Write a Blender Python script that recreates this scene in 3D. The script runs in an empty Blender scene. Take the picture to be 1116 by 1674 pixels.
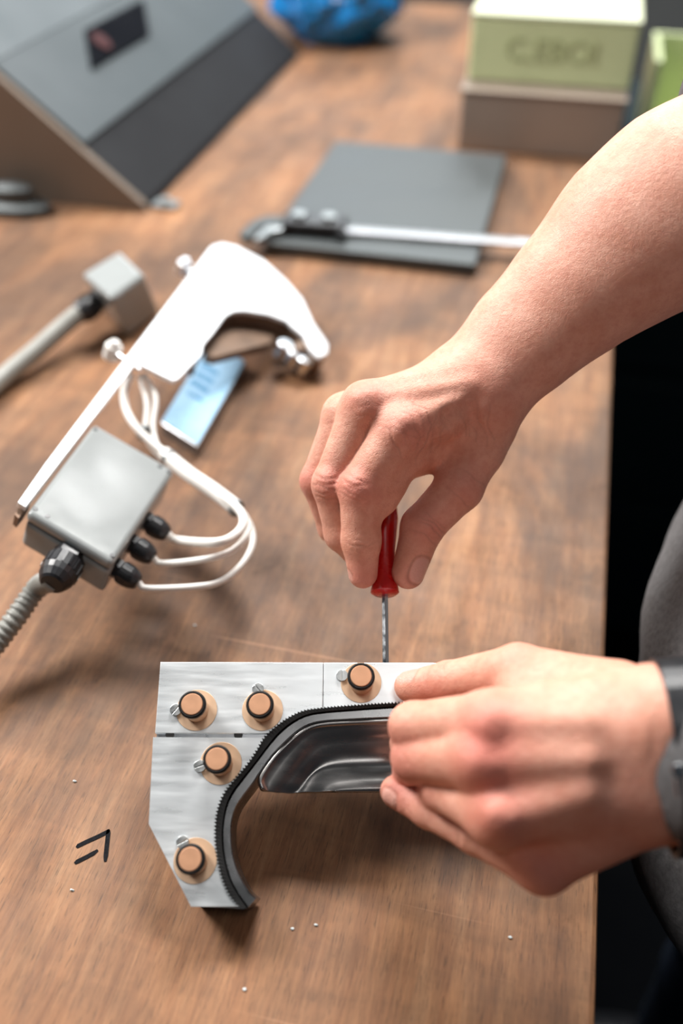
import bpy, bmesh, math, random
import numpy as np
from mathutils import Vector, Matrix, noise

random.seed(7)
scene = bpy.context.scene
COL = scene.collection
TZ = 0.90            # bench top height
CH = 0.455           # camera height above the bench top
FPX = 1500.0
PITCH = math.atan(1297 / 1500)
YAW = math.atan(472 / math.hypot(1297, 1500))

# ---------------------------------------------------------------- camera
cam_data = bpy.data.cameras.new('camera')
cam = bpy.data.objects.new('camera', cam_data)
COL.objects.link(cam)
cam.location = (0, 0, TZ + CH)
cam.rotation_euler = (math.pi / 2 - PITCH, 0, YAW)
cam_data.sensor_fit = 'VERTICAL'
cam_data.sensor_height = 36.0
cam_data.lens = FPX * 36.0 / 1674.0
cam_data.clip_start = 0.02
cam_data.dof.use_dof = True
cam_data.dof.focus_distance = 0.492
cam_data.dof.aperture_fstop = 2.7
scene.camera = cam

# ---------------------------------------------------------------- light
scene.view_settings.view_transform = 'Standard'
scene.view_settings.look = 'None'
scene.view_settings.gamma = 1
scene.view_settings.use_curve_mapping = False
scene.view_settings.exposure = 0.50
world = bpy.data.worlds.new('world')
scene.world = world
world.use_nodes = True
world.node_tree.nodes['Background'].inputs['Color'].default_value = (0.80, 0.90, 1.0, 1)
world.node_tree.nodes['Background'].inputs['Strength'].default_value = 0.04


def area_light(name, loc, target, sx, sy, power, color):
    d = bpy.data.lights.new(name, 'AREA')
    d.shape = 'RECTANGLE'
    d.size, d.size_y = sx, sy
    d.energy = power
    d.color = color
    o = bpy.data.objects.new(name, d)
    COL.objects.link(o)
    o.location = loc
    o.rotation_euler = (Vector(target) - Vector(loc)).to_track_quat('-Z', 'Y').to_euler()
    return o


area_light('skylight', (-0.15, 2.15, 3.2), (-0.1, 0.4, 0.9), 1.05, 0.7, 82, (1.0, 0.98, 0.95))
area_light('side_window_light', (-1.72, 0.90, 2.40), (-0.1, 0.5, 1.0), 0.9, 0.8, 62, (1.0, 0.97, 0.94))
area_light('window_light', (-0.6, 4.3, 2.6), (-0.2, 0.8, 0.9), 2.4, 1.6, 30, (0.90, 0.96, 1.0))
area_light('ceiling_light', (0.36, -0.44, 3.2), (0.1, 0.3, 0.9), 0.6, 0.45, 4, (1.0, 0.98, 0.95))
area_light('lid_glint_light', (-0.10, 2.95, 3.15), (-0.1, 1.0, 0.9), 0.26, 0.04, 0.5, (1.0, 1.0, 1.0))  # added strip lamp, only for white glints on the junction box lid
area_light('lid_glint_light', (-0.02, 3.22, 3.15), (-0.1, 1.0, 0.9), 0.20, 0.05, 0.4, (1.0, 1.0, 1.0))  # second added strip, same purpose

# ---------------------------------------------------------------- projection helpers (photo pixel -> point in the room)
_r = np.array([math.cos(YAW), math.sin(YAW), 0.0])
_h = np.array([-math.sin(YAW), math.cos(YAW), 0.0])
_z = np.array([0, 0, 1.0])
_fw = _h * math.cos(PITCH) - _z * math.sin(PITCH)
_up = _h * math.sin(PITCH) + _z * math.cos(PITCH)
_C = np.array([0, 0, TZ + CH])


def ray(x, y):
    return _fw + _r * (x - 558) / FPX + _up * (837 - y) / FPX


def at(x, y, h=0.0):
    d = ray(x, y)
    return _C + d * ((TZ + h - _C[2]) / d[2])


def D(x, y, dep):
    return _C + ray(x, y) * dep


def on_y(x, y, Y):
    d = ray(x, y)
    return _C + d * (Y / d[1])


# ---------------------------------------------------------------- materials
MATS = {}


def mat(name, color, rough=0.5, metal=0.0, **kw):
    m = bpy.data.materials.new(name)
    m.use_nodes = True
    nt = m.node_tree
    b = nt.nodes['Principled BSDF']
    b.inputs['Base Color'].default_value = (*color, 1)
    b.inputs['Roughness'].default_value = rough
    b.inputs['Metallic'].default_value = metal
    if 'coat' in kw:
        b.inputs['Coat Weight'].default_value = kw['coat']
        b.inputs['Coat Roughness'].default_value = kw.get('coat_rough', 0.2)
    if 'spec' in kw:
        b.inputs['Specular IOR Level'].default_value = kw['spec']
    if 'trans' in kw:
        b.inputs['Transmission Weight'].default_value = kw['trans']
    if 'sss' in kw:
        b.inputs['Subsurface Weight'].default_value = kw['sss']
        b.inputs['Subsurface Radius'].default_value = kw.get('sss_r', (1, .35, .2))
        b.inputs['Subsurface Scale'].default_value = kw.get('sss_s', 0.004)
    var = kw.get('var', 0.08)
    ns = kw.get('scale', 60)
    tc = nt.nodes.new('ShaderNodeTexCoord')
    mp = nt.nodes.new('ShaderNodeMapping')
    mp.inputs['Scale'].default_value = kw.get('stretch', (1, 1, 1))
    mp.inputs['Rotation'].default_value = kw.get('rot', (0, 0, 0))
    nt.links.new(tc.outputs['Object'], mp.inputs['Vector'])
    n = nt.nodes.new('ShaderNodeTexNoise')
    n.inputs['Scale'].default_value = ns
    n.inputs['Detail'].default_value = 6
    nt.links.new(mp.outputs[0], n.inputs['Vector'])
    if var:
        mx = nt.nodes.new('ShaderNodeMix')
        mx.data_type = 'RGBA'
        mx.inputs[6].default_value = (*[c * (1 - var * 1.6) for c in color], 1)
        mx.inputs[7].default_value = (*[min(1, c * (1 + var)) for c in color], 1)
        nt.links.new(n.outputs['Fac'], mx.inputs[0])
        nt.links.new(mx.outputs[2], b.inputs['Base Color'])
    rv = kw.get('rvar', 0.1)
    mr = nt.nodes.new('ShaderNodeMapRange')
    mr.inputs[1].default_value = .3
    mr.inputs[2].default_value = .7
    mr.inputs[3].default_value = max(0.02, rough - rv)
    mr.inputs[4].default_value = min(1, rough + rv)
    nt.links.new(n.outputs['Fac'], mr.inputs[0])
    nt.links.new(mr.outputs[0], b.inputs['Roughness'])
    if kw.get('bump', 0):
        bp = nt.nodes.new('ShaderNodeBump')
        bp.inputs['Strength'].default_value = kw['bump']
        bp.inputs['Distance'].default_value = kw.get('bdist', 0.0005)
        nt.links.new(n.outputs['Fac'], bp.inputs['Height'])
        nt.links.new(bp.outputs[0], b.inputs['Normal'])
    MATS[name] = m
    return m


def wood_material():
    m = bpy.data.materials.new('worn_wood')
    m.use_nodes = True
    nt = m.node_tree
    N, L = nt.nodes, nt.links
    b = N['Principled BSDF']
    tc = N.new('ShaderNodeTexCoord')

    def mapped(sc, rot=0.0, loc=(0, 0, 0)):
        mp = N.new('ShaderNodeMapping')
        mp.inputs['Scale'].default_value = sc
        mp.inputs['Rotation'].default_value = (0, 0, rot)
        mp.inputs['Location'].default_value = loc
        L.new(tc.outputs['Object'], mp.inputs['Vector'])
        return mp.outputs[0]

    def nz(vec, scale, detail=6, rough=.6, dist=0.0):
        n = N.new('ShaderNodeTexNoise')
        n.inputs['Scale'].default_value = scale
        n.inputs['Detail'].default_value = detail
        n.inputs['Roughness'].default_value = rough
        n.inputs['Distortion'].default_value = dist
        L.new(vec, n.inputs['Vector'])
        return n.outputs['Fac']

    def ramp(fac, stops):
        r = N.new('ShaderNodeValToRGB')
        e = r.color_ramp.elements
        while len(e) < len(stops):
            e.new(.5)
        for el, (p, c) in zip(e, stops):
            el.position = p
            el.color = (*c, 1) if len(c) == 3 else c
        L.new(fac, r.inputs[0])
        return r.outputs[0]

    def mix(a, bb, fac, mode='MIX'):
        x = N.new('ShaderNodeMix')
        x.data_type = 'RGBA'
        x.blend_type = mode
        if isinstance(fac, float):
            x.inputs[0].default_value = fac
        else:
            L.new(fac, x.inputs[0])
        for s, v in ((6, a), (7, bb)):
            if isinstance(v, tuple):
                x.inputs[s].default_value = (*v, 1)
            else:
                L.new(v, x.inputs[s])
        return x.outputs[2]

    def g(v):
        return (v, v, v)

    streak = nz(mapped((85, 8, 1)), 1.0, 9, .68, .5)
    fine = nz(mapped((480, 34, 1)), 1.0, 5, .65, .3)
    pores = nz(mapped((1300, 95, 1)), 1.0, 3, .6)
    cross = nz(mapped((10, 55, 1), .12), 1.0, 4, .55, .6)
    big = nz(mapped((9, 3.5, 1), .10, (3.1, 7.7, 0)), 1.0, 6, .65, .5)
    blot = nz(mapped((22, 14, 1)), 1.0, 8, .7, .3)
    base = ramp(streak, [(.22, (.30, .125, .050)), (.42, (.46, .205, .088)), (.56, (.58, .280, .125)), (.74, (.70, .38, .19))])
    base = mix(base, ramp(fine, [(.3, g(.55)), (.62, g(1.12))]), .55, 'MULTIPLY')
    base = mix(base, ramp(pores, [(.33, g(.30)), (.43, g(1.0))]), .7, 'MULTIPLY')
    base = mix(base, ramp(cross, [(.35, g(.74)), (.6, g(1.08))]), .6, 'MULTIPLY')
    # handled, darkened area towards the worker's edge; far part painted darker to offset sheen
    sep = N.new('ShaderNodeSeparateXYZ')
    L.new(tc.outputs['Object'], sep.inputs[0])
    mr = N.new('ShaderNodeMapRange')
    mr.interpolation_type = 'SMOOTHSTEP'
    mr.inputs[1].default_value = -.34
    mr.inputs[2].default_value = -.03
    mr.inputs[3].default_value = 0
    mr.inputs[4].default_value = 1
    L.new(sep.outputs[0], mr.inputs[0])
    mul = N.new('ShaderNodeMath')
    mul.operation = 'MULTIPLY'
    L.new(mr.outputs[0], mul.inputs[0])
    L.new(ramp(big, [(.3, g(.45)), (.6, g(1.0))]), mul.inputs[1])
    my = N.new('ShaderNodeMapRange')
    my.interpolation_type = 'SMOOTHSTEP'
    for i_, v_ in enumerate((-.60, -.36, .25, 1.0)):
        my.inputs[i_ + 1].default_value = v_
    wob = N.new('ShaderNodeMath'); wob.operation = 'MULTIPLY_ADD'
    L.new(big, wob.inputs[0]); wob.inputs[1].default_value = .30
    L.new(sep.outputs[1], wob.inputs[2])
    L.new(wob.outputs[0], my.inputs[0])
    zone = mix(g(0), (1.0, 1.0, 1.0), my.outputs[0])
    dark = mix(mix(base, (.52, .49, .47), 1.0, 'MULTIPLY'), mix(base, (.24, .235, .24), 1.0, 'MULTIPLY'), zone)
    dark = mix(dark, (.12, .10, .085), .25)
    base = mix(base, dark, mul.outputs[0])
    base = mix(base, mix(base, (.40, .40, .42), 1.0, 'MULTIPLY'), ramp(blot, [(.60, g(0)), (.72, g(.75))]))
    base = mix(base, (.50, .50, .50), ramp(nz(mapped((26, 26, 1), 0, (9, 2, 0)), 1.0, 8, .75), [(.69, g(0)), (.76, g(.35))]))
    # fine straight scratches in several directions
    for k, (rot, off) in enumerate(((-.95, 0), (.55, 4), (1.9, 9), (.02, 14))):
        s = nz(mapped((3.0, 260, 1), rot, (off, off * .7, 0)), 1.0, 2, .4, .15)
        sm = ramp(s, [(.72, g(0)), (.75, g(.28))])
        gate = nz(mapped((9, 9, 1), rot, (off + 5, 3, 0)), 1.0, 2, .5)
        x_ = N.new('ShaderNodeMath'); x_.operation = 'MULTIPLY'
        L.new(sm, x_.inputs[0]); L.new(ramp(gate, [(.54, g(0)), (.60, g(1))]), x_.inputs[1])
        sm = x_.outputs[0]
        base = mix(base, (.50, .27, .16) if k != 1 else (.07, .04, .03), sm)
    L.new(base, b.inputs['Base Color'])
    rr = N.new('ShaderNodeMapRange')
    rr.inputs[1].default_value = .3
    rr.inputs[2].default_value = .7
    rr.inputs[3].default_value = .46
    rr.inputs[4].default_value = .66
    L.new(blot, rr.inputs[0])
    L.new(rr.outputs[0], b.inputs['Roughness'])
    b.inputs['Specular IOR Level'].default_value = .24
    bp = N.new('ShaderNodeBump')
    bp.inputs['Strength'].default_value = .35
    bp.inputs['Distance'].default_value = .0006
    L.new(mix(fine, pores, .5), bp.inputs['Height'])
    L.new(bp.outputs[0], b.inputs['Normal'])
    return m


def skin_material():
    m = bpy.data.materials.new('skin')
    m.use_nodes = True
    nt = m.node_tree
    N, L = nt.nodes, nt.links
    b = N['Principled BSDF']
    tc = N.new('ShaderNodeTexCoord')

    def nz(scale, detail=5, rough=.6):
        n = N.new('ShaderNodeTexNoise')
        n.inputs['Scale'].default_value = scale
        n.inputs['Detail'].default_value = detail
        n.inputs['Roughness'].default_value = rough
        L.new(tc.outputs['Object'], n.inputs['Vector'])
        return n.outputs['Fac']

    def mix(a, bb, fac):
        x = N.new('ShaderNodeMix')
        x.data_type = 'RGBA'
        if isinstance(fac, float):
            x.inputs[0].default_value = fac
        else:
            L.new(fac, x.inputs[0])
        for s, v in ((6, a), (7, bb)):
            if isinstance(v, tuple):
                x.inputs[s].default_value = (*v, 1)
            else:
                L.new(v, x.inputs[s])
        return x.outputs[2]

    def rng(f, a, bb, c, d):
        r = N.new('ShaderNodeMapRange')
        for i, v in enumerate((a, bb, c, d)):
            r.inputs[i + 1].default_value = v
        L.new(f, r.inputs[0])
        return r.outputs[0]

    at_ = N.new('ShaderNodeAttribute')
    at_.attribute_name = 'tint'
    sp = N.new('ShaderNodeSeparateColor')
    L.new(at_.outputs['Color'], sp.inputs[0])
    base = mix((.68, .305, .205), (.79, .415, .305), rng(nz(70), .3, .7, 0, 1))
    base = mix(base, (.60, .23, .165), rng(nz(260, 6, .7), .45, .72, 0, .55))
    base = mix(base, (.60, .17, .13), sp.outputs[0])
    base = mix(base, (.30, .12, .085), sp.outputs[2])
    base = mix(base, (.70, .36, .29), sp.outputs[1])
    L.new(base, b.inputs['Base Color'])
    L.new(rng(sp.outputs[1], 0, 1, .50, .28), b.inputs['Roughness'])
    b.inputs['Subsurface Weight'].default_value = .12
    b.inputs['Subsurface Radius'].default_value = (1, .35, .2)
    b.inputs['Subsurface Scale'].default_value = .004
    b.inputs['Specular IOR Level'].default_value = .5
    v = N.new('ShaderNodeTexVoronoi')
    v.feature = 'DISTANCE_TO_EDGE'
    v.inputs['Scale'].default_value = 820
    L.new(tc.outputs['Object'], v.inputs['Vector'])
    v2 = rng(v.outputs['Distance'], 0, .12, 0, 1)
    bp = N.new('ShaderNodeBump')
    bp.inputs['Strength'].default_value = .32
    bp.inputs['Distance'].default_value = .0003
    L.new(v2, bp.inputs['Height'])
    bp2 = N.new('ShaderNodeBump')
    bp2.inputs['Strength'].default_value = .60
    bp2.inputs['Distance'].default_value = .0008
    L.new(nz(330, 5, .65), bp2.inputs['Height'])
    L.new(bp.outputs[0], bp2.inputs['Normal'])
    L.new(bp2.outputs[0], b.inputs['Normal'])
    return m


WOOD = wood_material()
SKIN = skin_material()
ALU = mat('brushed_aluminium', (.82, .86, .88), .33, .62, scale=95, stretch=(.35, 2.6, 1), rot=(0, 0, -.22), var=.07, rvar=.09, bump=.06, bdist=.0003)
ALU2 = mat('milled_aluminium', (.78, .80, .83), .30, 1.0, scale=40, stretch=(3, 1, 1), var=.07, bump=.05)
STEEL_DARK = mat('dark_steel', (.30, .30, .31), .34, 1.0, scale=80, var=.2, bump=.08)
PAN = mat('pressed_steel', (.30, .29, .285), .27, 1.0, scale=22, stretch=(1, 4, 1), var=.22, rvar=.08, bump=.05)
RIMM = mat('jaw_steel', (.34, .34, .345), .28, 1.0, scale=40, var=.25, bump=.05)
RUBBER = mat('black_rubber', (.009, .009, .009), .6, 0, scale=200, var=.1, bump=.2, spec=.25)
BRONZE = mat('bronze', (.66, .46, .31), .50, .55, scale=90, var=.08, bump=.05)
COPPER = mat('copper_cap', (.58, .31, .18), .5, .35, scale=150, var=.12, bump=.1)
SCREW = mat('zinc_screw', (.62, .64, .64), .35, 1.0, scale=300, var=.15)
BLACKP = mat('black_plastic', (.014, .015, .018), .35, 0, scale=100, var=.1)
GREYP = mat('grey_plastic', (.30, .32, .32), .11, 0, scale=40, var=.04, rvar=.04)
WHITEM = mat('white_coated_metal', (.86, .89, .92), .40, .35, scale=50, var=.03)
WHITEC = mat('white_cable', (.80, .78, .74), .45, 0, scale=80, var=.05)
GREYC = mat('grey_cable', (.29, .29, .265), .42, 0, scale=80, var=.05)
RED = mat('red_plastic', (.52, .006, .006), .25, 0, scale=100, var=.12, coat=.3)
CHROME = mat('polished_steel', (.60, .62, .64), .20, 1.0, scale=200, var=.08)
TOOLST = mat('ground_steel', (.085, .095, .098), .50, .6, scale=14, var=.14, rvar=.08)
BRUSH = mat('satin_steel', (.50, .51, .53), .38, .9, scale=30, stretch=(1, 8, 1), var=.08)
PALE = mat('pale_blue_coating', (.36, .60, .82), .28, 0, scale=50, var=.1, coat=.4, coat_rough=.25)
RUST = mat('browned_steel', (.20, .13, .09), .5, .6, scale=60, var=.3)
GREEN = mat('olive_green_paint', (.62, .70, .40), .45, 0, scale=20, var=.07)
GREENL = mat('green_paint_lit_top', (.62, .66, .47), .5, 0, scale=20, var=.05)  # light on the case top, put into the colour as a paler green
GREEND = mat('dark_green_print', (.42, .48, .25), .6, 0, scale=20, var=.05)
TAUPE = mat('taupe_metal', (.36, .29, .24), .45, .3, scale=12, var=.09)
BLUEBAG = mat('blue_film', (.008, .22, .58), .22, 0, scale=30, var=.2, sss=.3, coat=.4)
MACH = mat('light_grey_paint', (.060, .078, .088), .6, 0, scale=8, var=.05)
MACHD = mat('dark_grey_paint', (.016, .017, .020), .7, 0, scale=8, var=.1, spec=.2)
CARD = mat('brown_board', (.19, .145, .11), .65, 0, scale=30, var=.08)
DISP = mat('black_display', (.004, .005, .008), .7, 0, scale=10, var=.0, spec=.03)
FLOORM = mat('dark_floor', (.0015, .002, .003), .9, 0, scale=6, var=.2, spec=.08)
WALLM = mat('grey_wall', (.20, .21, .21), .8, 0, scale=4, var=.06)
FABRIC = mat('grey_fleece', (.125, .122, .124), .95, 0, scale=260, var=.35, bump=.5, bdist=.001, spec=.15)
DENIM = mat('navy_denim', (.012, .022, .045), .9, 0, scale=500, var=.3, bump=.3, spec=.2)
HAIR = mat('brown_hair', (.05, .03, .018), .6, 0, scale=300, var=.3, bump=.4)
TEAL = mat('dark_teal_paint', (.008, .018, .022), .6, 0, scale=10, var=.1, spec=.2)
LIGHTP = mat('light_grey_plastic', (.55, .60, .60), .4, 0, scale=20, var=.05)
INK = mat('black_marker_ink', (.016, .016, .018), .95, 0, scale=900, var=.5, spec=0.0)
LEDR = mat('red_indicator', (.05, .002, .004), .8, 0, var=0)
STEELGREY = mat('grey_lamp_metal', (.30, .33, .34), .4, .6, scale=30, var=.1)


# ---------------------------------------------------------------- object helpers
def empty(name, label, cat, loc=(0, 0, 0), rot=None, group=None, matrix=None):
    o = bpy.data.objects.new(name, None)
    COL.objects.link(o)
    o.empty_display_size = .02
    if matrix is not None:
        o.matrix_world = matrix
    else:
        o.location = loc
        if rot:
            o.rotation_euler = rot
    o['label'] = label
    o['category'] = cat
    if group:
        o['group'] = group
    return o


def obj(name, bm, m, parent=None, smooth=False, label=None, bevel=0, seg=2, kind=None):
    me = bpy.data.meshes.new(name)
    bmesh.ops.recalc_face_normals(bm, faces=bm.faces)
    if smooth:
        for e in bm.edges:
            if len(e.link_faces) == 2 and e.calc_face_angle(0) > math.radians(38):
                e.smooth = False
    bm.to_mesh(me)
    bm.free()
    me.materials.append(m)
    for p in me.polygons:
        p.use_smooth = smooth
    o = bpy.data.objects.new(name, me)
    COL.objects.link(o)
    if parent is not None:
        o.parent = parent
    if bevel:
        md = o.modifiers.new('bevel', 'BEVEL')
        md.width = bevel
        md.segments = seg
        md.limit_method = 'ANGLE'
        md.angle_limit = math.radians(35)
    if label:
        o['label'] = label
    if kind:
        o['kind'] = kind
    return o


def BM():
    return bmesh.new()


def box(bm, c, s, M=None):
    r = bmesh.ops.create_cube(bm, size=1)
    T = Matrix.Translation(c) @ Matrix.Diagonal((*s, 1))
    if M is not None:
        T = M @ T
    bmesh.ops.transform(bm, matrix=T, verts=r['verts'])


def cyl(bm, c, rad, h, seg=32, M=None, r2=None, axis=None):
    """base centre c, height h along +Z (or along axis)"""
    r = bmesh.ops.create_cone(bm, cap_ends=True, segments=seg, radius1=rad, radius2=rad if r2 is None else r2, depth=h)
    T = Matrix.Translation((0, 0, h / 2))
    if axis is not None:
        T = Vector(axis).normalized().to_track_quat('Z', 'Y').to_matrix().to_4x4() @ T
    T = Matrix.Translation(c) @ T
    if M is not None:
        T = M @ T
    bmesh.ops.transform(bm, matrix=T, verts=r['verts'])


def lathe(bm, prof, seg=32, M=None):
    """prof: list of (r, z)"""
    rings = []
    for r, z in prof:
        if r < 1e-6:
            rings.append([bm.verts.new((0, 0, z))])
        else:
            rings.append([bm.verts.new((r * math.cos(2 * math.pi * k / seg), r * math.sin(2 * math.pi * k / seg), z)) for k in range(seg)])
    for a, b in zip(rings, rings[1:]):
        for k in range(seg):
            k2 = (k + 1) % seg
            if len(a) == 1 and len(b) == 1:
                continue
            if len(a) == 1:
                bm.faces.new((a[0], b[k], b[k2]))
            elif len(b) == 1:
                bm.faces.new((a[k], a[k2], b[0]))
            else:
                bm.faces.new((a[k], a[k2], b[k2], b[k]))
    for ring, flip in ((rings[0], True), (rings[-1], False)):
        if len(ring) > 1:
            bm.faces.new(ring[::-1] if flip else ring)
    if M is not None:
        bmesh.ops.transform(bm, matrix=M, verts=[v for r in rings for v in r])


def prism(bm, pts, z0, z1):
    a = [bm.verts.new((p[0], p[1], z0)) for p in pts]
    b = [bm.verts.new((p[0], p[1], z1)) for p in pts]
    n = len(pts)
    bm.faces.new(a[::-1])
    bm.faces.new(b)
    for k in range(n):
        bm.faces.new((a[k], a[(k + 1) % n], b[(k + 1) % n], b[k]))


def catmull(pts, n=8):
    P = [Vector(p) for p in pts]
    P = [P[0] * 2 - P[1]] + P + [P[-1] * 2 - P[-2]]
    out = []
    for i in range(1, len(P) - 2):
        p0, p1, p2, p3 = P[i - 1:i + 3]
        for k in range(n):
            t = k / n
            out.append(.5 * ((2 * p1) + (p2 - p0) * t + (2 * p0 - 5 * p1 + 4 * p2 - p3) * t * t + (3 * p1 - p0 - 3 * p2 + p3) * t ** 3))
    out.append(P[-2])
    return out


def resample(pts, n):
    P = [Vector(p) for p in pts]
    L = [0]
    for a, b in zip(P, P[1:]):
        L.append(L[-1] + (b - a).length)
    out = []
    j = 0
    for k in range(n):
        s = L[-1] * k / (n - 1)
        while j < len(P) - 2 and L[j + 1] < s:
            j += 1
        t = (s - L[j]) / max(1e-9, L[j + 1] - L[j])
        out.append(P[j].lerp(P[j + 1], min(1, max(0, t))))
    return out


def tube(bm, pts, rad, seg=14, caps=True):
    """rad: number or list per point"""
    P = [Vector(p) for p in pts]
    n = len(P)
    R = rad if isinstance(rad, (list, tuple)) else [rad] * n
    t0 = (P[1] - P[0]).normalized()
    u = t0.orthogonal().normalized()
    rings = []
    for i in range(n):
        t = (P[min(i + 1, n - 1)] - P[max(i - 1, 0)]).normalized()
        u = (u - t * u.dot(t)).normalized()
        w = t.cross(u)
        rings.append([bm.verts.new(P[i] + (u * math.cos(2 * math.pi * k / seg) + w * math.sin(2 * math.pi * k / seg)) * R[i]) for k in range(seg)])
    for a, b in zip(rings, rings[1:]):
        for k in range(seg):
            bm.faces.new((a[k], a[(k + 1) % seg], b[(k + 1) % seg], b[k]))
    if caps:
        bm.faces.new(rings[0][::-1])
        bm.faces.new(rings[-1])


def plane_frame(normal_vp, x_cam=None, x_world=None):
    """frame of a plane whose normal vanishes at pixel normal_vp"""
    d = np.array([normal_vp[0] - 558, 837 - normal_vp[1], -FPX])
    n = -d / np.linalg.norm(d)
    N = _r * n[0] + _up * n[1] - _fw * n[2]
    if x_world is None:
        x = np.array([1, 0, -n[0] / n[2]])
        x /= np.linalg.norm(x)
        X = _r * x[0] + _up * x[1] - _fw * x[2]
    else:
        X = x_world - N * (x_world @ N)
        X /= np.linalg.norm(X)
    return X, np.cross(N, X), N


class Plane:
    """local frame on a plane; loc() turns a pixel into local coordinates at height h above it"""

    def __init__(s, O, X, Y, N):
        s.O, s.X, s.Y, s.N = O, X, Y, N
        s.M = Matrix(((X[0], Y[0], N[0], O[0]), (X[1], Y[1], N[1], O[1]), (X[2], Y[2], N[2], O[2]), (0, 0, 0, 1)))

    def loc(s, px, py, h=0.0):
        d = ray(px, py)
        Q = s.O + s.N * h
        p = _C + d * (((Q - _C) @ s.N) / (d @ s.N)) - s.O
        return (float(p @ s.X), float(p @ s.Y))

    def pt(s, px, py, h=0.0):
        return Vector((*s.loc(px, py, h), h))

    def world(s, v):
        return s.O + s.X * v[0] + s.Y * v[1] + s.N * v[2]

    def local(s, w):
        q = np.array(w) - s.O
        return Vector((float(q @ s.X), float(q @ s.Y), float(q @ s.N)))


# ================================================================ setting
bm = BM(); box(bm, (0, 1.5, -.05), (7, 7, .1))
o = obj('floor', bm, FLOORM); o['kind'] = 'structure'
bm = BM(); box(bm, (0, 4.6, 1.6), (7, .1, 3.4))
o = obj('wall_back', bm, WALLM); o['kind'] = 'structure'

# ================================================================ workbench
bench = empty('workbench', 'worn brown wooden workbench top with scratches and a handwritten mark', 'workbench', (-.8, .9, 0))
X0, X1, Y0, Y1 = -1.7, .0755, -.35, 2.16
BL = Vector((-.8, .9, 0))


def bx(a, b, m=None):
    bm = BM()
    a, b = Vector(a) - BL, Vector(b) - BL
    box(bm, (a + b) / 2, b - a)
    return bm


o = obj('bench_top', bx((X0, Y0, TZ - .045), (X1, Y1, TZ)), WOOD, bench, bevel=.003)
for (lx, ly) in ((X0 + .1, Y0 + .1), (X0 + .1, Y1 - .18), (X1 - .30, Y0 + .1), (X1 - .30, Y1 - .18)):
    obj('leg', bx((lx, ly, 0), (lx + .08, ly + .08, TZ - .045)), TEAL, bench)
obj('apron', bx((X0 + .15, Y0 + .2, TZ - .16), (X1 - .24, Y1 - .2, TZ - .045)), TEAL, bench)


def ink(pts, w):
    bm = BM()
    P = [Vector(at(x, y, .0)) for x, y in pts]
    w *= 1.35
    vs = []
    for i, p in enumerate(P):
        t = (P[min(i + 1, len(P) - 1)] - P[max(0, i - 1)]).normalized()
        s = Vector((-t.y, t.x, 0)) * w * (1 if 0 < i < len(P) - 1 else .55)
        vs.append((bm.verts.new(p + s - BL + Vector((0, 0, .0003))), bm.verts.new(p - s - BL + Vector((0, 0, .0003)))))
    for a, b in zip(vs, vs[1:]):
        bm.faces.new((a[0], a[1], b[1], b[0]))
    return obj('ink_stroke', bm, INK, bench)


ink([(125, 1386), (128, 1383), (140, 1377), (160, 1368), (176, 1360), (179, 1357)], .0009)
ink([(177, 1356), (177, 1362), (175, 1380), (173, 1400), (172, 1409)], .0009)
ink([(122, 1412), (126, 1409), (140, 1402), (153, 1395), (160, 1390)], .0009)

# small light specks of swarf on the bench
for k, (x, y) in enumerate(((318, 1022), (122, 1277), (118, 1455), (517, 1512), (478, 1518), (399, 1617), (833, 1532))):
    bm = BM()
    bmesh.ops.create_icosphere(bm, subdivisions=1, radius=1)
    for v in bm.verts:
        v.co = Vector((v.co.x * .0011, v.co.y * .0007, v.co.z * .0005)) * (1 + .3 * math.sin(v.co.x * 9 + k))
    o = obj('metal_chip', bm, LIGHTP)
    o.location = at(x, y, .0005)
    o['label'] = ['pale speck of swarf on bench between junction box and clamp jig', 'tiny pale chip on bench above the ink mark',
                  'tiny pale chip on bench below the ink mark', 'pale chip on bench below the clamp opening, right one of two',
                  'pale chip on bench below the clamp opening, left one of two', 'pale chip near the bottom, below the jig foot',
                  'brownish chip in the shadow below the left hand'][k]
    o['category'] = 'metal chip'
    o['group'] = 'swarf chips on the bench'

# ================================================================ clamp jig (fixture) in the left hand
FX, FY, FN = plane_frame((590, 1494))
FO = D(262, 1082, .4904)
F = Plane(FO, FX, FY, FN)
jig = empty('clamp_jig', 'aluminium jig of bolted plates with six brass pins around a curved steel jaw', 'jig', matrix=F.M)
jig['label'] = 'silver aluminium jig of bolted plates with brass pins around a curved steel jaw'
T = .025
BLT_OUT = [(1170, 226), (1060, 230), (900, 240), (780, 250), (700, 262), (640, 290), (590, 325), (540, 370), (510, 420), (470, 480), (420, 540), (380, 590), (355, 640), (340, 700), (336, 780), (342, 850), (355, 920), (375, 980), (400, 1030), (440, 1075)]
BLT_IN = [(1170, 236), (1060, 240), (900, 252), (780, 262), (710, 275), (650, 305), (600, 345), (560, 390), (500, 470), (440, 545), (400, 600), (375, 660), (362, 740), (362, 820), (375, 900), (395, 965), (425, 1020), (465, 1078)]
RIM_IN = [(1170, 280), (1060, 285), (900, 292), (780, 300), (720, 315), (670, 345), (620, 390), (570, 440), (520, 510), (490, 558), (450, 610), (420, 655), (402, 710), (398, 770), (405, 850), (425, 920), (450, 970), (475, 1010), (503, 1035)]
zp = lambda p: (220 + p[0] / 2.536, 1060 + p[1] / 2.536)


def fcurve(pts, n, h=0.0):
    P = [F.pt(*zp(p), h) for p in pts]
    return resample(catmull(P, 6), n)


out_c = fcurve(BLT_OUT, 120)
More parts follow.
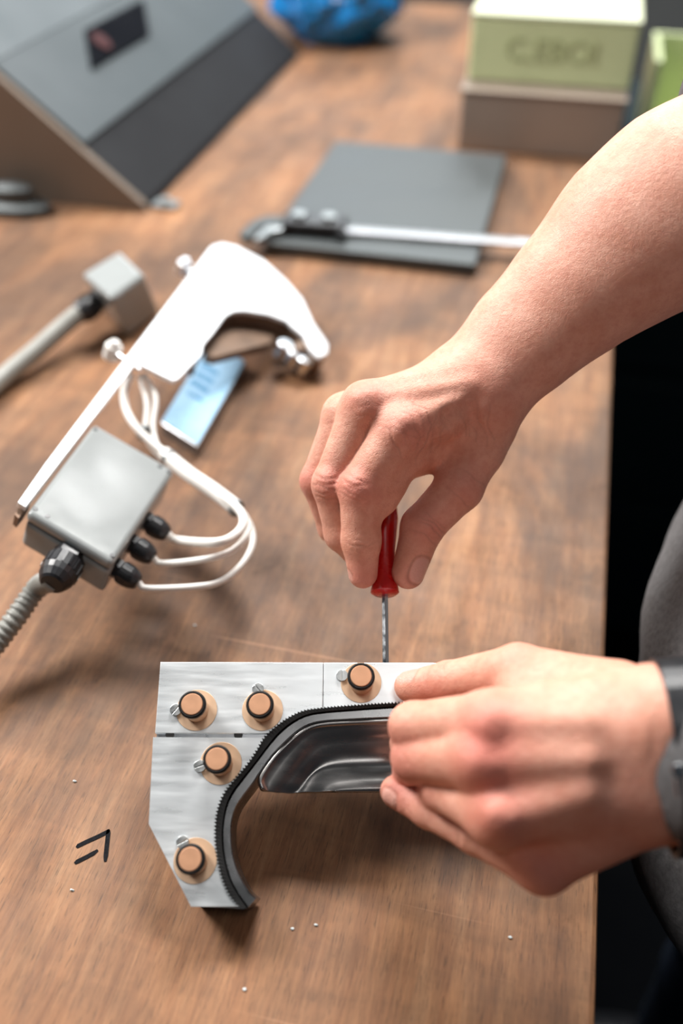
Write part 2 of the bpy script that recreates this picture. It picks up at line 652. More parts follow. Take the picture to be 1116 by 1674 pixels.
# split index where the two plates part (y ~ 1200 px)
yspl = F.loc(440, 1200)[1]
up_c = [p for p in out_c if p.y > yspl]
for _a, _b in zip(out_c, out_c[1:]):
    pass
lo_c = [p for p in out_c if p.y <= yspl - .0019]
yspl2 = yspl - .0019
xm = F.loc(529, 1082)[0]
TPL = .011
# left upper bar
pts = [(0, 0), (xm - .0001, 0)] + [(xm - .0001, min(up_c, key=lambda p: abs(p.x - xm)).y)] + [(p.x, p.y) for p in up_c if p.x < xm - .0006] + [(F.loc(253, 1200)[0], yspl)]
bm = BM(); prism(bm, pts, -TPL, 0)
obj('clamp_plate', bm, ALU, jig, bevel=.0004, label='upper left plate with two brass pins')
xr = F.loc(905, 1081)[0]
pts = [(xm + .0001, 0), (xr, 0), (xr, up_c[0].y)] + [(p.x, p.y) for p in up_c if p.x >= xm + .0006] + [(xm + .0001, min(up_c, key=lambda p: abs(p.x - xm)).y)]
bm = BM(); prism(bm, pts, -TPL, 0)
obj('clamp_plate', bm, ALU, jig, bevel=.0004, label='upper right plate held by the hand')
pts = [(F.loc(250, 1206)[0], yspl2)] + [(p.x, p.y) for p in lo_c] + [F.loc(*q) for q in ((392, 1482), (312, 1482), (243, 1347))]
bm = BM(); prism(bm, pts, -TPL, 0)
obj('clamp_plate', bm, ALU, jig, bevel=.0004, label='lower plate with cut corner and two brass pins')
# base body under the plates
ins = .0012
pts = [(ins, -ins), (xr - ins, -ins), (xr - ins, up_c[0].y)] + [(p.x, p.y) for p in out_c] + [F.loc(*q) for q in ((392, 1480), (313, 1480), (246, 1346))] + [(F.loc(257, 1200)[0], yspl - .001)]
bm = BM(); prism(bm, pts, -T, -TPL - .0001)
obj('base_plate', bm, STEEL_DARK, jig, bevel=.0004)
# ledge inside the joint, with two dark notches
bm = BM()
xa, xb = F.loc(255, 1202)[0], F.loc(436, 1202)[0]
box(bm, ((xa + xb) / 2, yspl - .0005, -.006), (xb - xa, .0032, .009))
obj('joint_strip', bm, ALU2, jig)
for q in (277, 389):
    bm = BM()
    xx = F.loc(q, 1202)[0]
    cyl(bm, (xx, yspl - .0004, -.0014), .0022, .0013, 18)
    obj('notch', bm, RUBBER, jig)
# belt with teeth
nb = 300
bo, bi = fcurve(BLT_OUT, nb), fcurve(BLT_IN, nb)
bm = BM()
rows = []
for k in range(nb):
    d = (bo[k] - bi[k]).normalized()
    ph = k % 3
    o_ = bo[k] + d * (.0011 if ph == 1 else -.0001)
    i_ = bi[k]
    rows.append([bm.verts.new((o_.x, o_.y, .0006)), bm.verts.new((i_.x, i_.y, .0002)), bm.verts.new((i_.x, i_.y, -.020)), bm.verts.new((o_.x, o_.y, -.020))])
for a, b in zip(rows, rows[1:]):
    for j in range(4):
        bm.faces.new((a[j], a[(j + 1) % 4], b[(j + 1) % 4], b[j]))
bm.faces.new(rows[0]); bm.faces.new(rows[-1][::-1])
obj('toothed_belt', bm, RUBBER, jig)
# steel rim (jaw)
nr = 110
ro, ri = fcurve(BLT_IN, nr), fcurve(RIM_IN, nr)
bm = BM()
rows = []
for k in range(nr):
    a_, b_ = ro[k].lerp(ri[k], .04), ri[k]
    c = a_.lerp(b_, .12)
    dd = a_.lerp(b_, .88)
    rows.append([bm.verts.new((a_.x, a_.y, -.0022)), bm.verts.new((c.x, c.y, -.0016)), bm.verts.new((dd.x, dd.y, -.0016)), bm.verts.new((b_.x, b_.y, -.0024)),
                 bm.verts.new((b_.x, b_.y, -.0235)), bm.verts.new((a_.x, a_.y, -.0235))])
for a, b in zip(rows, rows[1:]):
    for j in range(6):
        bm.faces.new((a[j], a[(j + 1) % 6], b[(j + 1) % 6], b[j]))
bm.faces.new(rows[0]); bm.faces.new(rows[-1][::-1])
obj('jaw_rim', bm, RIMM, jig, smooth=False)
# dished pan: terraces following the rim, cut straight at the front
CUT = 590
PANC = [
    ([(1170, 278), (1060, 283), (900, 290), (780, 298), (720, 313), (670, 343), (620, 388), (570, 438), (520, 508), (506, 548), (520, 590)], -0.0030),
    ([(1170, 292), (1060, 296), (900, 303), (785, 310), (728, 325), (680, 355), (632, 400), (585, 450), (540, 515), (522, 552), (530, 590)], -0.0058),
    ([(1170, 334), (1060, 338), (900, 343), (800, 349), (740, 368), (700, 402), (660, 450), (610, 520), (580, 560), (560, 590)], -0.0064),
    ([(1170, 350), (1060, 353), (900, 358), (805, 364), (752, 382), (715, 414), (675, 462), (625, 530), (600, 562), (585, 590)], -0.0086),
    ([(1170, 392), (1060, 396), (900, 400), (830, 408), (770, 424), (726, 458), (690, 500), (645, 555), (622, 575), (613, 590)], -0.0092),
    ([(1170, 412), (1060, 415), (900, 419), (835, 426), (782, 442), (740, 474), (706, 514), (665, 564), (645, 580), (636, 590)], -0.0114),
    ([(1170, 470), (1060, 473), (900, 479), (820, 484), (770, 494), (740, 512), (722, 532), (700, 572), (694, 580), (690, 590)], -0.0118),
    ([(1170, 492), (1060, 495), (900, 500), (830, 505), (785, 512), (760, 526), (744, 544), (724, 576), (718, 584), (714, 590)], -0.0100),
    ([(1170, 528), (1060, 533), (930, 538), (860, 545), (815, 553), (795, 562), (784, 572), (778, 580), (776, 585), (772, 590)], -0.0098),
    ([(1170, 545), (1060, 549), (940, 554), (880, 560), (840, 566), (820, 574), (812, 580), (808, 584), (806, 587), (802, 590)], -0.0084),
    ([(1170, 590), (1060, 590), (960, 590), (920, 590), (890, 590), (870, 590), (860, 590), (850, 590), (840, 590), (830, 590)], -0.0082),
]
bm = BM()
rows = []
ycut = F.loc(500, 1060 + CUT / 2.536)[1]
for pts, h in PANC:
    P = resample(catmull([F.pt(*zp(p)) for p in pts], 5), 70)
    rows.append([bm.verts.new((p.x, max(p.y, ycut), h)) for p in P])
for a, b in zip(rows, rows[1:]):
    for k in range(69):
        bm.faces.new((a[k], a[k + 1], b[k + 1], b[k]))
for e in bm.edges:
    pass
for f_ in bm.faces:
    f_.smooth = True
o = obj('pressed_pan', bm, PAN, jig, smooth=True)
for e in o.data.edges:
    e.use_edge_sharp = False
md = o.modifiers.new('sub', 'SUBSURF'); md.levels = md.render_levels = 1
md = o.modifiers.new('solid', 'SOLIDIFY'); md.thickness = .0022; md.offset = -1
# ball studs in the pan
for q, h in (((479, 1252), -.0115), ((640, 1253), -.0115)):
    bm = BM()
    bmesh.ops.create_uvsphere(bm, u_segments=20, v_segments=12, radius=.0025)
    o = obj('ball_stud', bm, STEEL_DARK, jig, smooth=True)
    o.location = F.pt(*q, h)
# end face ledge
# pins
for k, (dc, sc, ang) in enumerate((((321.5, 1161), (288, 1161), .9), ((429, 1161), (422, 1127), 2.3), ((590, 1116), (559, 1105), 1.5), ((361, 1248), (327, 1253), .35), ((319, 1407), (299, 1377), .5))):
    c = F.pt(*dc)
    bm = BM(); cyl(bm, (0, 0, -.001), .0107, .00145, 48)
    w = obj('bronze_washer', bm, BRONZE, jig, bevel=.00015)
    w.location = c
    bm = BM()
    lathe(bm, [(.0062, 0), (.0064, .0098), (.0060, .0100), (.0060, .0116), (.0064, .0118), (.0064, .0124)], 36)
    p = obj('pin', bm, BRONZE, jig, smooth=True)
    p.location = c
    bm = BM()
    lathe(bm, [(.0055, .0120), (.0066, .0122), (.0071, .0130), (.0070, .0144), (.0062, .0150), (.0055, .0147), (.0055, .0132)], 36)
    obj('rubber_ring', bm, RUBBER, p, smooth=True)
    bm = BM()
    lathe(bm, [(.0055, .0118), (.0055, .0150), (.0052, .0153), (0, .0154)], 32)
    obj('pin_cap', bm, COPPER, p, smooth=True)
    s = F.pt(*sc)
    bm = BM()
    R = Matrix.Rotation(ang, 4, 'Z')
    for sgn in (1, -1):   # head in two halves leaving the slot open
        n = 14
        a = [(.00035 * 0 + .0030 * math.cos(t), sgn * (.00035 + .0027 * math.sin(t))) for t in [math.pi * i / n for i in range(n + 1)]]
        prism(bm, a if sgn > 0 else a[::-1], .0004, .0018)
    cyl(bm, (0, 0, -.0005), .0029, .0012, 24)
    bmesh.ops.transform(bm, matrix=R, verts=bm.verts)
    o = obj('slotted_screw', bm, SCREW, jig, bevel=.00012)
    o.location = s

# ================================================================ screwdriver
sx = F.loc(631, 1081)[0]
HB = F.loc(628, 962)[1]
sdM = Plane(F.world((sx, -.004, -T / 2 + .002)), F.X, -F.N, F.Y)      # local +Z runs along the shaft, away from the jig
drv = empty('screwdriver', 'small red plastic screwdriver with hexagonal steel shaft, pinched by the right hand', 'screwdriver', matrix=sdM.M)
hb = HB + .004
bm = BM(); cyl(bm, (0, 0, 0), .00195, hb + .004, 6)
obj('shaft', bm, CHROME, drv, bevel=.0001)
bm = BM()
lathe(bm, [(0.0021, hb - .0002), (.0064, hb), (.0080, hb + .0012), (.0079, hb + .003), (.0068, hb + .007), (.0062, hb + .012), (.0060, hb + .018), (.0064, hb + .028), (.0074, hb + .038), (.0082, hb + .046), (.0078, hb + .054), (.005, hb + .059), (0, hb + .060)], 28)
obj('handle', bm, RED, drv, smooth=True)

# ================================================================ sensor head assembly on the left
AX, AY, AN = plane_frame((-350, 2550))


def lowest(s):
    Q = D(525, 575, s)
    return (Q - AN * .026)[2]


lo, hi = .5, 1.2
for _ in range(50):
    s = (lo + hi) / 2
    if lowest(s) > TZ:
        lo = s
    else:
        hi = s
A = Plane(D(525, 575, s), AX, AY, AN)
asm = empty('sensor_bracket', 'white hooked metal bracket with long rail lying behind the grey junction box', 'bracket', matrix=A.M)
HOOK = [(346, 402), (362, 397), (385, 402), (430, 425), (468, 459), (494, 489), (512, 528), (536, 563), (535, 578), (523, 583), (510, 572), (497, 547), (470, 524), (440, 513), (400, 507), (383, 508), (368, 516), (345, 548), (332, 563), (330, 578), (292, 618), (284, 622), (262, 611), (223, 592), (160, 674), (42, 829), (29, 821), (75, 756)]
bm = BM(); prism(bm, [A.loc(*q) for q in HOOK][::-1], -.004, 0)
obj('bracket_plate', bm, WHITEM, asm, bevel=.0006)
jin = [(535, 578), (523, 583), (510, 572), (497, 547), (470, 524), (440, 513), (400, 507), (383, 508), (368, 516), (345, 548), (332, 563), (330, 578)]
jc = resample([A.pt(*q) for q in jin], 50)
bm = BM()
rows = []
for k, p in enumerate(jc):
    t = (jc[min(k + 1, 49)] - jc[max(k - 1, 0)]).normalized()
    nrm = Vector((-t.y, t.x, 0))
    nrm = nrm if nrm.y > 0 else -nrm
    a_ = p + nrm * .001
    b_ = p + nrm * .009
    rows.append([bm.verts.new((a_.x, a_.y, -.0045)), bm.verts.new((b_.x, b_.y, -.0045)), bm.verts.new((b_.x, b_.y, -.024)), bm.verts.new((a_.x, a_.y, -.024))])
for a, b in zip(rows, rows[1:]):
    for j in range(4):
        bm.faces.new((a[j], a[(j + 1) % 4], b[(j + 1) % 4], b[j]))
bm.faces.new(rows[0]); bm.faces.new(rows[-1][::-1])
obj('jaw', bm, RUST, asm)
bm = BM(); prism(bm, [A.loc(*q, -.016) for q in ((345, 545), (378, 522), (430, 528), (455, 548), (440, 562), (400, 572), (350, 585), (335, 580))], -.024, -.016)
obj('jaw_pan', bm, RUST, asm, bevel=.001)
bm = BM()
for q in ((462, 575), (478, 588), (494, 600)):
    v = A.pt(q[0], q[1], -.018)
    cyl(bm, (v.x, v.y, -.0225), .0075, .014, 20)
obj('silver_clamp_end', bm, CHROME, asm, bevel=.0008)
for q in ((184, 575), (300, 438)):
    v = A.pt(*q, -.006)
    bm = BM(); cyl(bm, (v.x, v.y, -.012), .0068, .012, 22); cyl(bm, (v.x, v.y, 0), .004, .004, 18)
    obj('knob', bm, WHITEC if q[0] == 184 else ALU2, asm, bevel=.001)
bm = BM()
a_, b_ = A.pt(190, 580, -.004), A.pt(228, 604, -.004)
tube(bm, [a_, b_], .002)
obj('spindle', bm, ALU2, asm)
bm = BM()
a_, b_ = A.pt(300, 440, -.006), A.pt(330, 460, -.006)
tube(bm, [a_, b_], .003)
obj('spindle', bm, ALU2, asm)
# dark spacer under the rail end
bm = BM(); prism(bm, [A.loc(*q, -.006) for q in ((44, 806), (33, 824), (24, 842), (30, 848), (40, 836), (50, 820))][::-1], -.014, -.0055)
obj('rail_foot', bm, RUST, asm)

# junction box
jb = empty('junction_box', 'grey plastic junction box with four black cable glands, lying at the left', 'junction box', matrix=A.M)
BT = .030
L_, T_, R_, B_ = (44, 836), (154, 690), (286, 767), (185, 920)
LID = .009


def quad(inset_h):
    return [A.pt(*q) for q in (L_, B_, R_, T_)]


Q = quad(0)
cen = sum(Q, Vector()) / 4


def shrink(P, d):
    return [(p + (cen - p).normalized() * d) for p in P]


bm = BM(); prism(bm, [(p.x, p.y) for p in Q], -LID, -.0005)
lid = obj('box_lid', bm, GREYP, jb, bevel=.0035, seg=4)
bm = BM(); prism(bm, [(p.x, p.y) for p in shrink(Q, .0008)], -BT, -LID - .0004)
obj('box_body', bm, GREYP, jb, bevel=.0030, seg=3)
for q in ((58, 831), (78, 843), (184, 907), (156, 701), (262, 762), (276, 770)):
    v = A.pt(*q)
    bm = BM(); cyl(bm, (v.x, v.y, -.001), .0016, .0008, 16)
    obj('lid_screw', bm, BLACKP, lid)
# lid label film (glossy, faint)
e1 = (Q[3] - Q[0]).normalized()      # along the rail, away
e2 = (Q[1] - Q[0]).normalized()      # towards the right


def gland(c, ax, r, ln, parent, nm='cable_gland'):
    bm = BM()
    M = Matrix.Translation(c) @ Vector(ax).normalized().to_track_quat('Z', 'Y').to_matrix().to_4x4()
    lathe(bm, [(r * .92, -.002), (r * .92, ln * .18)], 6, M)
    lathe(bm, [(r * .86, ln * .18), (r, ln * .24), (r, ln * .62), (r * .92, ln * .78), (r * .72, ln * .95), (r * .6, ln)], 20, M)
    for k in range(16):
        a = 2 * math.pi * k / 16
        box(bm, (0, 0, 0), (r * .10, r * .10, ln * .34), M @ Matrix.Rotation(a, 4, 'Z') @ Matrix.Translation((r * .985, 0, ln * .43)))
    o = obj(nm, bm, BLACKP, parent, smooth=False)
    return Vector(c) + Vector(ax).normalized() * ln


gm = (Q[0] * .45 + Q[1] * .55) + Vector((0, 0, -BT * .50))
g_end = gland(gm, -e1 + Vector((0, 0, -.02)), .0115, .026, jb)
ge = []
for t in (.60, .36, .12):
    c = Q[1].lerp(Q[2], t) + Vector((0, 0, -BT * .55))
    ge.append(gland(c, e2 + Vector((0, 0, -.06)), .0072, .017, jb))
# corrugated conduit
bm = BM()
cp = [A.world(g_end - Vector(-e1) * .004), D(62, 960, .575), D(22, 1015, .568), D(-25, 1075, .560), D(-90, 1150, .54), at(-190, 1260, .012), at(-420, 1400, .0085), at(-700, 1500, .0085)]
cp = catmull([Vector(p) for p in cp], 10)
nc = int(sum((b - a).length for a, b in zip(cp, cp[1:])) / .00105)
cp = resample(cp, nc)
tube(bm, cp, [.0066 + .0009 * (1 if (k // 2) % 2 else -1) * .55 for k in range(nc)], 18)
cd = obj('conduit', bm, GREYC, None, smooth=True)
cd['label'] = 'grey ribbed conduit leaving the junction box at the lower left'
cd['category'] = 'cable'


def cable(name, label, pts, rad, m, **kw):
    bm = BM()
    P = catmull([Vector(p) for p in pts], 10)
    tube(bm, P, rad, 14)
    o = obj(name, bm, m, None, smooth=True)
    o['label'] = label
    o['category'] = 'cable'
    if 'group' in kw:
        o['group'] = kw['group']
    return o


gw = [A.world(g) for g in ge]
gx = [A.world(g + e2 * .007) for g in ge]
G = 'white cables of the junction box'
cable('white_cable', 'white cable from the topmost side gland, shortest loop', [gw[0], gx[0], at(350, 887, .064), at(381, 877, .062), at(397, 858, .059), at(394, 838, .056), at(370, 816, .054), at(335, 790, .046), at(300, 765, .05), at(262, 735, .052), at(228, 705, .054), at(207, 672, .056), at(203, 640, .060), at(214, 612, .066)], .0030, WHITEC, group=G)
cable('white_cable', 'thin white cable from the middle side gland', [gw[1], gx[1], at(340, 913, .055), at(382, 898, .052), at(406, 868, .050), at(400, 842, .050), at(375, 820, .049), at(335, 796, .042), at(295, 768, .045), at(262, 738, .048), at(250, 700, .052), at(254, 650, .058), at(236, 612, .065)], .0021, WHITEC, group=G)
cable('white_cable', 'thin white cable from the lowest side gland, widest loop', [gw[2], gx[2], at(320, 959, .045), at(362, 950, .042), at(396, 922, .041), at(413, 888, .042), at(408, 856, .044), at(385, 828, .045), at(345, 800, .045), at(300, 772, .043), at(258, 742, .046), at(238, 712, .050), at(240, 660, .056), at(228, 615, .064)], .0021, WHITEC, group=G)
bm = BM()
sp = [Vector(at(x, y, h)) for x, y, h in ((388, 832, .050), (350, 803, .0495), (310, 776, .049), (268, 742, .050))]
tube(bm, catmull(sp, 8), .0056, 16)
o = obj('cable_sleeve', bm, WHITEC, None, smooth=True)
o['label'] = 'white sleeve bundling the cables beside the junction box'; o['category'] = 'cable sleeve'
for q in ((386, 831, .050), (277, 749, .050), (236, 708, .051)):
    bm = BM()
    c = Vector(at(*q)); d = (sp[0] - sp[-1]).normalized()
    tube(bm, [c - d * .0014, c + d * .0014], .0062 if q[0] != 236 else .0066, 16)
    t_ = obj('cable_tie', bm, STEELGREY, o)

# blue-topped block under the bracket
bp = [at(262, 690, .0125), at(322, 729, .0125), at(402, 590, .0125), at(345, 552, .0125)]
b0 = sum((Vector(p) for p in bp), Vector()) / 4
blk = empty('label_block', 'flat metal block with a blue printed label, under the white bracket', 'metal block', (b0.x, b0.y, TZ))
bm = BM(); prism(bm, [(p[0] - b0.x, p[1] - b0.y) for p in bp], .0003, .0119)
obj('block', bm, STEEL_DARK, blk, bevel=.001)
bm = BM(); prism(bm, [((p[0] - b0.x) * .97, (p[1] - b0.y) * .97) for p in bp], .0120, .0125)
lb = obj('blue_label', bm, PALE, blk)
BLUEP = mat('blue_print', (.10, .30, .52), .4, 0, scale=50, var=.1)
v0, v1, v2 = Vector(bp[0]), Vector(bp[1]), Vector(bp[3])
for k, (a, w, s0) in enumerate(((.46, .05, .12), (.56, .05, .12), (.66, .05, .12), (.36, .03, .2))):
    bm = BM()
    q = [v0.lerp(v2, a) .lerp(v1 + (v2 - v0) * a, s0), v0.lerp(v2, a).lerp(v1 + (v2 - v0) * a, .62), v0.lerp(v2, a + w).lerp(v1 + (v2 - v0) * (a + w), .62), v0.lerp(v2, a + w).lerp(v1 + (v2 - v0) * (a + w), s0)]
    prism(bm, [(p.x - b0.x, p.y - b0.y) for p in q], .0125, .0127)
    obj('printed_line', bm, BLUEP, lb)

# grey sensor housing with its cable
sh = empty('connector_housing', 'small grey connector housing with a black gland, left of the white bracket', 'connector', (0, 0, TZ))
S0 = Vector(at(206, 548, 0))
SA = math.radians(58)
sh.location = (S0.x, S0.y, TZ)
top = [Vector(at(*q, .055)) for q in ((132, 447), (180, 488), (236, 448), (196, 408))]
bot = [Vector(at(*q, .0)) for q in ((158, 500), (211, 553), (263, 512), (215, 478))]
bm = BM()
tv = [bm.verts.new(v - sh.location) for v in top]
bv = [bm.verts.new(v - sh.location) for v in bot]
bm.faces.new(tv[::-1]); bm.faces.new(bv)
for k in range(4):
    bm.faces.new((tv[k], tv[(k + 1) % 4], bv[(k + 1) % 4], bv[k]))
obj('housing', bm, GREYP, sh, bevel=.005, seg=4)
ax = (Vector(at(30, 590, .02)) - Vector(at(150, 500, .03))).normalized()
gland(Vector(at(158, 492, .03)) - sh.location, ax, .012, .028, sh)
cb = cable('grey_cable', 'thick grey cable running from the small connector housing to the left edge', [at(142, 503, .03), at(110, 528, .024), at(60, 572, .016), at(0, 622, .010), at(-60, 675, .009)], .0088, GREYC)

# ================================================================ steel plate and caliper
pl = empty('steel_plate', 'flat grey ground steel plate lying on the bench under the caliper', 'steel plate', (-.19, 1.09, TZ))
bm = BM(); box(bm, (0.0, 0.0, .0072), (.236, .335, .014))
obj('plate', bm, TOOLST, pl, bevel=.002)

PZ = .0145
cal = Vector(at(520, 378, PZ)); cal2 = Vector(at(880, 404, PZ))
cdir = (cal2 - cal).normalized(); cang = math.atan2(cdir.y, cdir.x)
cp_ = empty('caliper', 'steel sliding caliper with black display head resting across the steel plate', 'caliper', (cal.x, cal.y, TZ + PZ), (0, 0, cang))
bm = BM(); box(bm, (.105, .0, .0035), (.29, .016, .004))
obj('beam', bm, BRUSH, cp_, bevel=.0006)
bm = BM(); box(bm, (.10, .004, .0058), (.24, .003, .0005))
obj('scale_strip', bm, STEELGREY, cp_)
bm = BM(); prism(bm, [(-.04, .012), (-.062, .010), (-.075, -.006), (-.082, -.040), (-.074, -.052), (-.066, -.050), (-.060, -.016), (-.04, -.012)], .001, .011)
obj('fixed_jaw', bm, TOOLST, cp_, bevel=.003, seg=3)
bm = BM(); prism(bm, [(-.036, -.011), (-.056, -.012), (-.063, -.048), (-.057, -.052), (-.047, -.026), (-.036, -.020)], .001, .009)
obj('sliding_jaw', bm, STEELGREY, cp_, bevel=.0015)
bm = BM(); box(bm, (-.004, 0, .008), (.072, .034, .014))
sl = obj('slider_head', bm, BLACKP, cp_, bevel=.004, seg=3)
for xx, m_ in ((-.022, STEELGREY), (.012, STEELGREY)):
    bm = BM(); cyl(bm, (xx, .002, .0145), .0085, .005, 20)
    obj('button', bm, m_, sl, bevel=.001)
bm = BM(); cyl(bm, (.03, -.018, .002), .006, .008, 20)
obj('thumb_roller', bm, BLACKP, sl)

# ================================================================ boxes at the back
BY = 1.305
tb = empty('metal_box', 'taupe grey flat metal box at the back under the green case', 'metal box', (-.037, BY + .1, TZ))
bm = BM(); box(bm, (0, 0, .038), (.214, .20, .075))
obj('body', bm, TAUPE, tb, bevel=.002)
bm = BM(); box(bm, (0, 0, .0775), (.218, .204, .004))
obj('rim', bm, TAUPE, tb, bevel=.001)
gy = 1.345
gx0, gx1 = float(on_y(765, 110, gy)[0]), float(on_y(1035, 110, gy)[0])
gc = empty('green_case', 'olive green steel case with faded dark lettering, on the taupe metal box', 'case', ((gx0 + gx1) / 2, gy + .1, TZ + .080))
gz0, gz1 = .080, float(on_y(765, 26, gy)[2]) - TZ
w_ = gx1 - gx0
bm = BM(); box(bm, (0, 0, (gz1 - gz0) / 2), (w_, .20, gz1 - gz0))
case_body = obj('case_body', bm, GREEN, gc, bevel=.003)
bm = BM(); box(bm, (0, .0, (gz1 - gz0) + .0025), (w_ + .003, .202, .005))
obj('lid', bm, GREENL, gc, bevel=.0015)
# faded lettering blocks on the case front
lt = bpy.data.curves.new('lettering', 'FONT')
lt.body = 'C.EBOI'
lt.size = .040; lt.align_x = 'CENTER'; lt.align_y = 'CENTER'; lt.extrude = .0004
tmp = bpy.data.objects.new('tmp_text', lt); COL.objects.link(tmp)
dg = bpy.context.evaluated_depsgraph_get()
me = bpy.data.meshes.new_from_object(tmp.evaluated_get(dg))
bpy.data.objects.remove(tmp)
me.materials.clear(); me.materials.append(GREEND)
lo_ = bpy.data.objects.new('lettering', me); COL.objects.link(lo_)
lo_.parent = case_body
lo_.location = (0, -.1006, (gz1 - gz0) * .52); lo_.rotation_euler = (math.pi / 2, 0, 0)
# blue crumpled bag
bc = Vector(on_y(532, 20, 1.78))
bm = BM()
bmesh.ops.create_icosphere(bm, subdivisions=5, radius=1)
for v in bm.verts:
    n1 = noise.noise(v.co * 2.2) * .16
    n2 = abs(noise.noise(v.co * 5.5 + Vector((3, 1, 2)))) * .14
    n3 = abs(noise.noise(v.co * 12)) * .05
    d = v.co.normalized() * (1 + n1 - n2 - n3)
    v.co = Vector((d.x * .125, d.y * .11, max(-.072, d.z * .085)))
zb = -min(v.co.z for v in bm.verts)
o = obj('plastic_bag', bm, BLUEBAG, None, smooth=True)
o.location = (-.445, 1.84, TZ + zb + .001)
o['label'] = 'crumpled bright blue plastic bag at the far end of the bench'
o['category'] = 'bag'

# ================================================================ machine on the left
MX, MYa = -.482, 1.0
mc = empty('control_console', 'light grey machine console with black display, at the upper left', 'machine', (MX, MYa, TZ + .001))
prof = [(0, 0), (-.004, .008), (-.170, .150), (-.60, .40), (-.95, .40), (-.95, 0)]
sh_ = .0
bm = BM()
LY = .70


def loft_panel(p0, p1, y0, y1, th, m, name, parent, **kw):
    bm = BM()
    d = Vector((p1[0] - p0[0], 0, p1[1] - p0[1])).normalized()
    n = Vector((d.z, 0, -d.x))
    if n.x < 0:
        n = -n
    vs = []
    for y in (y0, y1):
        for q in (p0, p1):
            for t in (0, th):
                vs.append(bm.verts.new(Vector((q[0], y, q[1])) + n * t))
    bmesh.ops.convex_hull(bm, input=vs)
    return obj(name, bm, m, parent, **kw)


prism_pts = prof
bm = BM()
a = [bm.verts.new((x, .012, z)) for x, z in prof]
b = [bm.verts.new((x, LY, z)) for x, z in prof]
bm.faces.new(a); bm.faces.new(b[::-1])
for k in range(len(prof)):
    bm.faces.new((a[k], a[(k + 1) % len(prof)], b[(k + 1) % len(prof)], b[k]))
obj('housing', bm, MACHD, mc)
loft_panel((-.075, .070), (-.172, .152), .012, LY, .0035, MACH, 'front_panel', mc)
loft_panel((-.172, .1525), (-.60, .401), .012, LY, .0035, MACH, 'upper_panel', mc)
bm = BM()
a = [bm.verts.new((x, 0, z)) for x, z in prof]
b = [bm.verts.new((x, .011, z)) for x, z in prof]
bm.faces.new(a); bm.faces.new(b[::-1])
for k in range(len(prof)):
    bm.faces.new((a[k], a[(k + 1) % len(prof)], b[(k + 1) % len(prof)], b[k]))
obj('side_board', bm, CARD, mc, label='brown side board')

# display recessed on the sloping panel (found by meeting the panel with the view of its corners)
pn = Vector((.082, 0, .097)).normalized()
pd = Vector((-.097, 0, .082)).normalized()
P0 = Vector((MX - .075, 0, TZ + .070)) + pn * .0035


def on_panel(px, py):
    d = Vector(ray(px, py)); C = Vector(_C)
    return C + d * ((P0 - C).dot(pn) / d.dot(pn))


dq = [on_panel(*q) for q in ((137, 52), (232, 2), (242, 60), (148, 116))]
bm = BM()
a = [bm.verts.new(p + pn * .0002 - mc.location) for p in dq]
b = [bm.verts.new(p + pn * .004 - mc.location) for p in dq]
bm.faces.new(a[::-1]); bm.faces.new(b)
for k in range(4):
    bm.faces.new((a[k], a[(k + 1) % 4], b[(k + 1) % 4], b[k]))
disp = obj('display', bm, DISP, mc)
bm = BM()
c = on_panel(163, 72) + pn * .0042 - mc.location
cyl(bm, c, .014, .002, 24, axis=pn)
obj('indicator', bm, LEDR, disp)
# grey casting beside the board
gb = Vector(at(55, 318, 0))
t = empty('grey_casting', 'small grey metal casting lying in front of the brown side board', 'casting', (gb.x, .968, TZ))
bm = BM()
lathe(bm, [(.050, 0), (.050, .010), (.034, .014), (.030, .030), (.012, .034), (0, .034)], 28)
for v in bm.verts:
    v.co.y *= .5
obj('body', bm, TOOLST, t, smooth=False, bevel=.001)
t = empty('hinge_plate', 'small bright hinge at the corner of the console', 'hinge', (MX + .018, MYa + .02, TZ))
bm = BM(); box(bm, (0, 0, .003), (.03, .02, .006)); cyl(bm, (0, 0, .006), .006, .006, 16)
obj('body', bm, STEELGREY, t, bevel=.001)

# ================================================================ cabinet beyond the bench, right
cb_ = empty('tool_cabinet', 'dark steel cabinet beyond the bench at the upper right', 'cabinet', (.36, 1.62, 0))
bm = BM(); box(bm, (0, 0, .42), (.54, .62, .84))
obj('body', bm, TEAL, cb_, bevel=.004)
for z in (.2, .45, .7):
    bm = BM(); box(bm, (0, -.313, z), (.50, .012, .22))
    d_ = obj('drawer', bm, TEAL, cb_, bevel=.003)
    bm = BM(); box(bm, (0, -.326, z + .06), (.18, .012, .014))
    obj('handle', bm, TEAL, d_, bevel=.002)
g2 = empty('open_green_box', 'open green box beyond the bench edge, right of the green case', 'box', (.185, 1.50, .84))
for c_, s_ in (((-.075, 0, .08), (.01, .16, .16)), ((.075, 0, .08), (.01, .16, .16)), ((0, .075, .08), (.14, .01, .16)), ((0, -.075, .04), (.14, .01, .08)), ((0, 0, .005), (.14, .14, .01))):
    bm = BM(); box(bm, c_, s_)
    obj('side_panel', bm, GREEN, g2, bevel=.001)
bt = empty('light_tray', 'pale grey plastic tray beside the open green box', 'tray', (.20, 1.37, .84))
bm = BM(); box(bm, (0, 0, .04), (.16, .07, .08))
obj('body', bm, LIGHTP, bt, bevel=.004)
bm = BM(); box(bm, (0, 0, .083), (.15, .06, .005))
obj('cover', bm, LIGHTP, bt, bevel=.001)


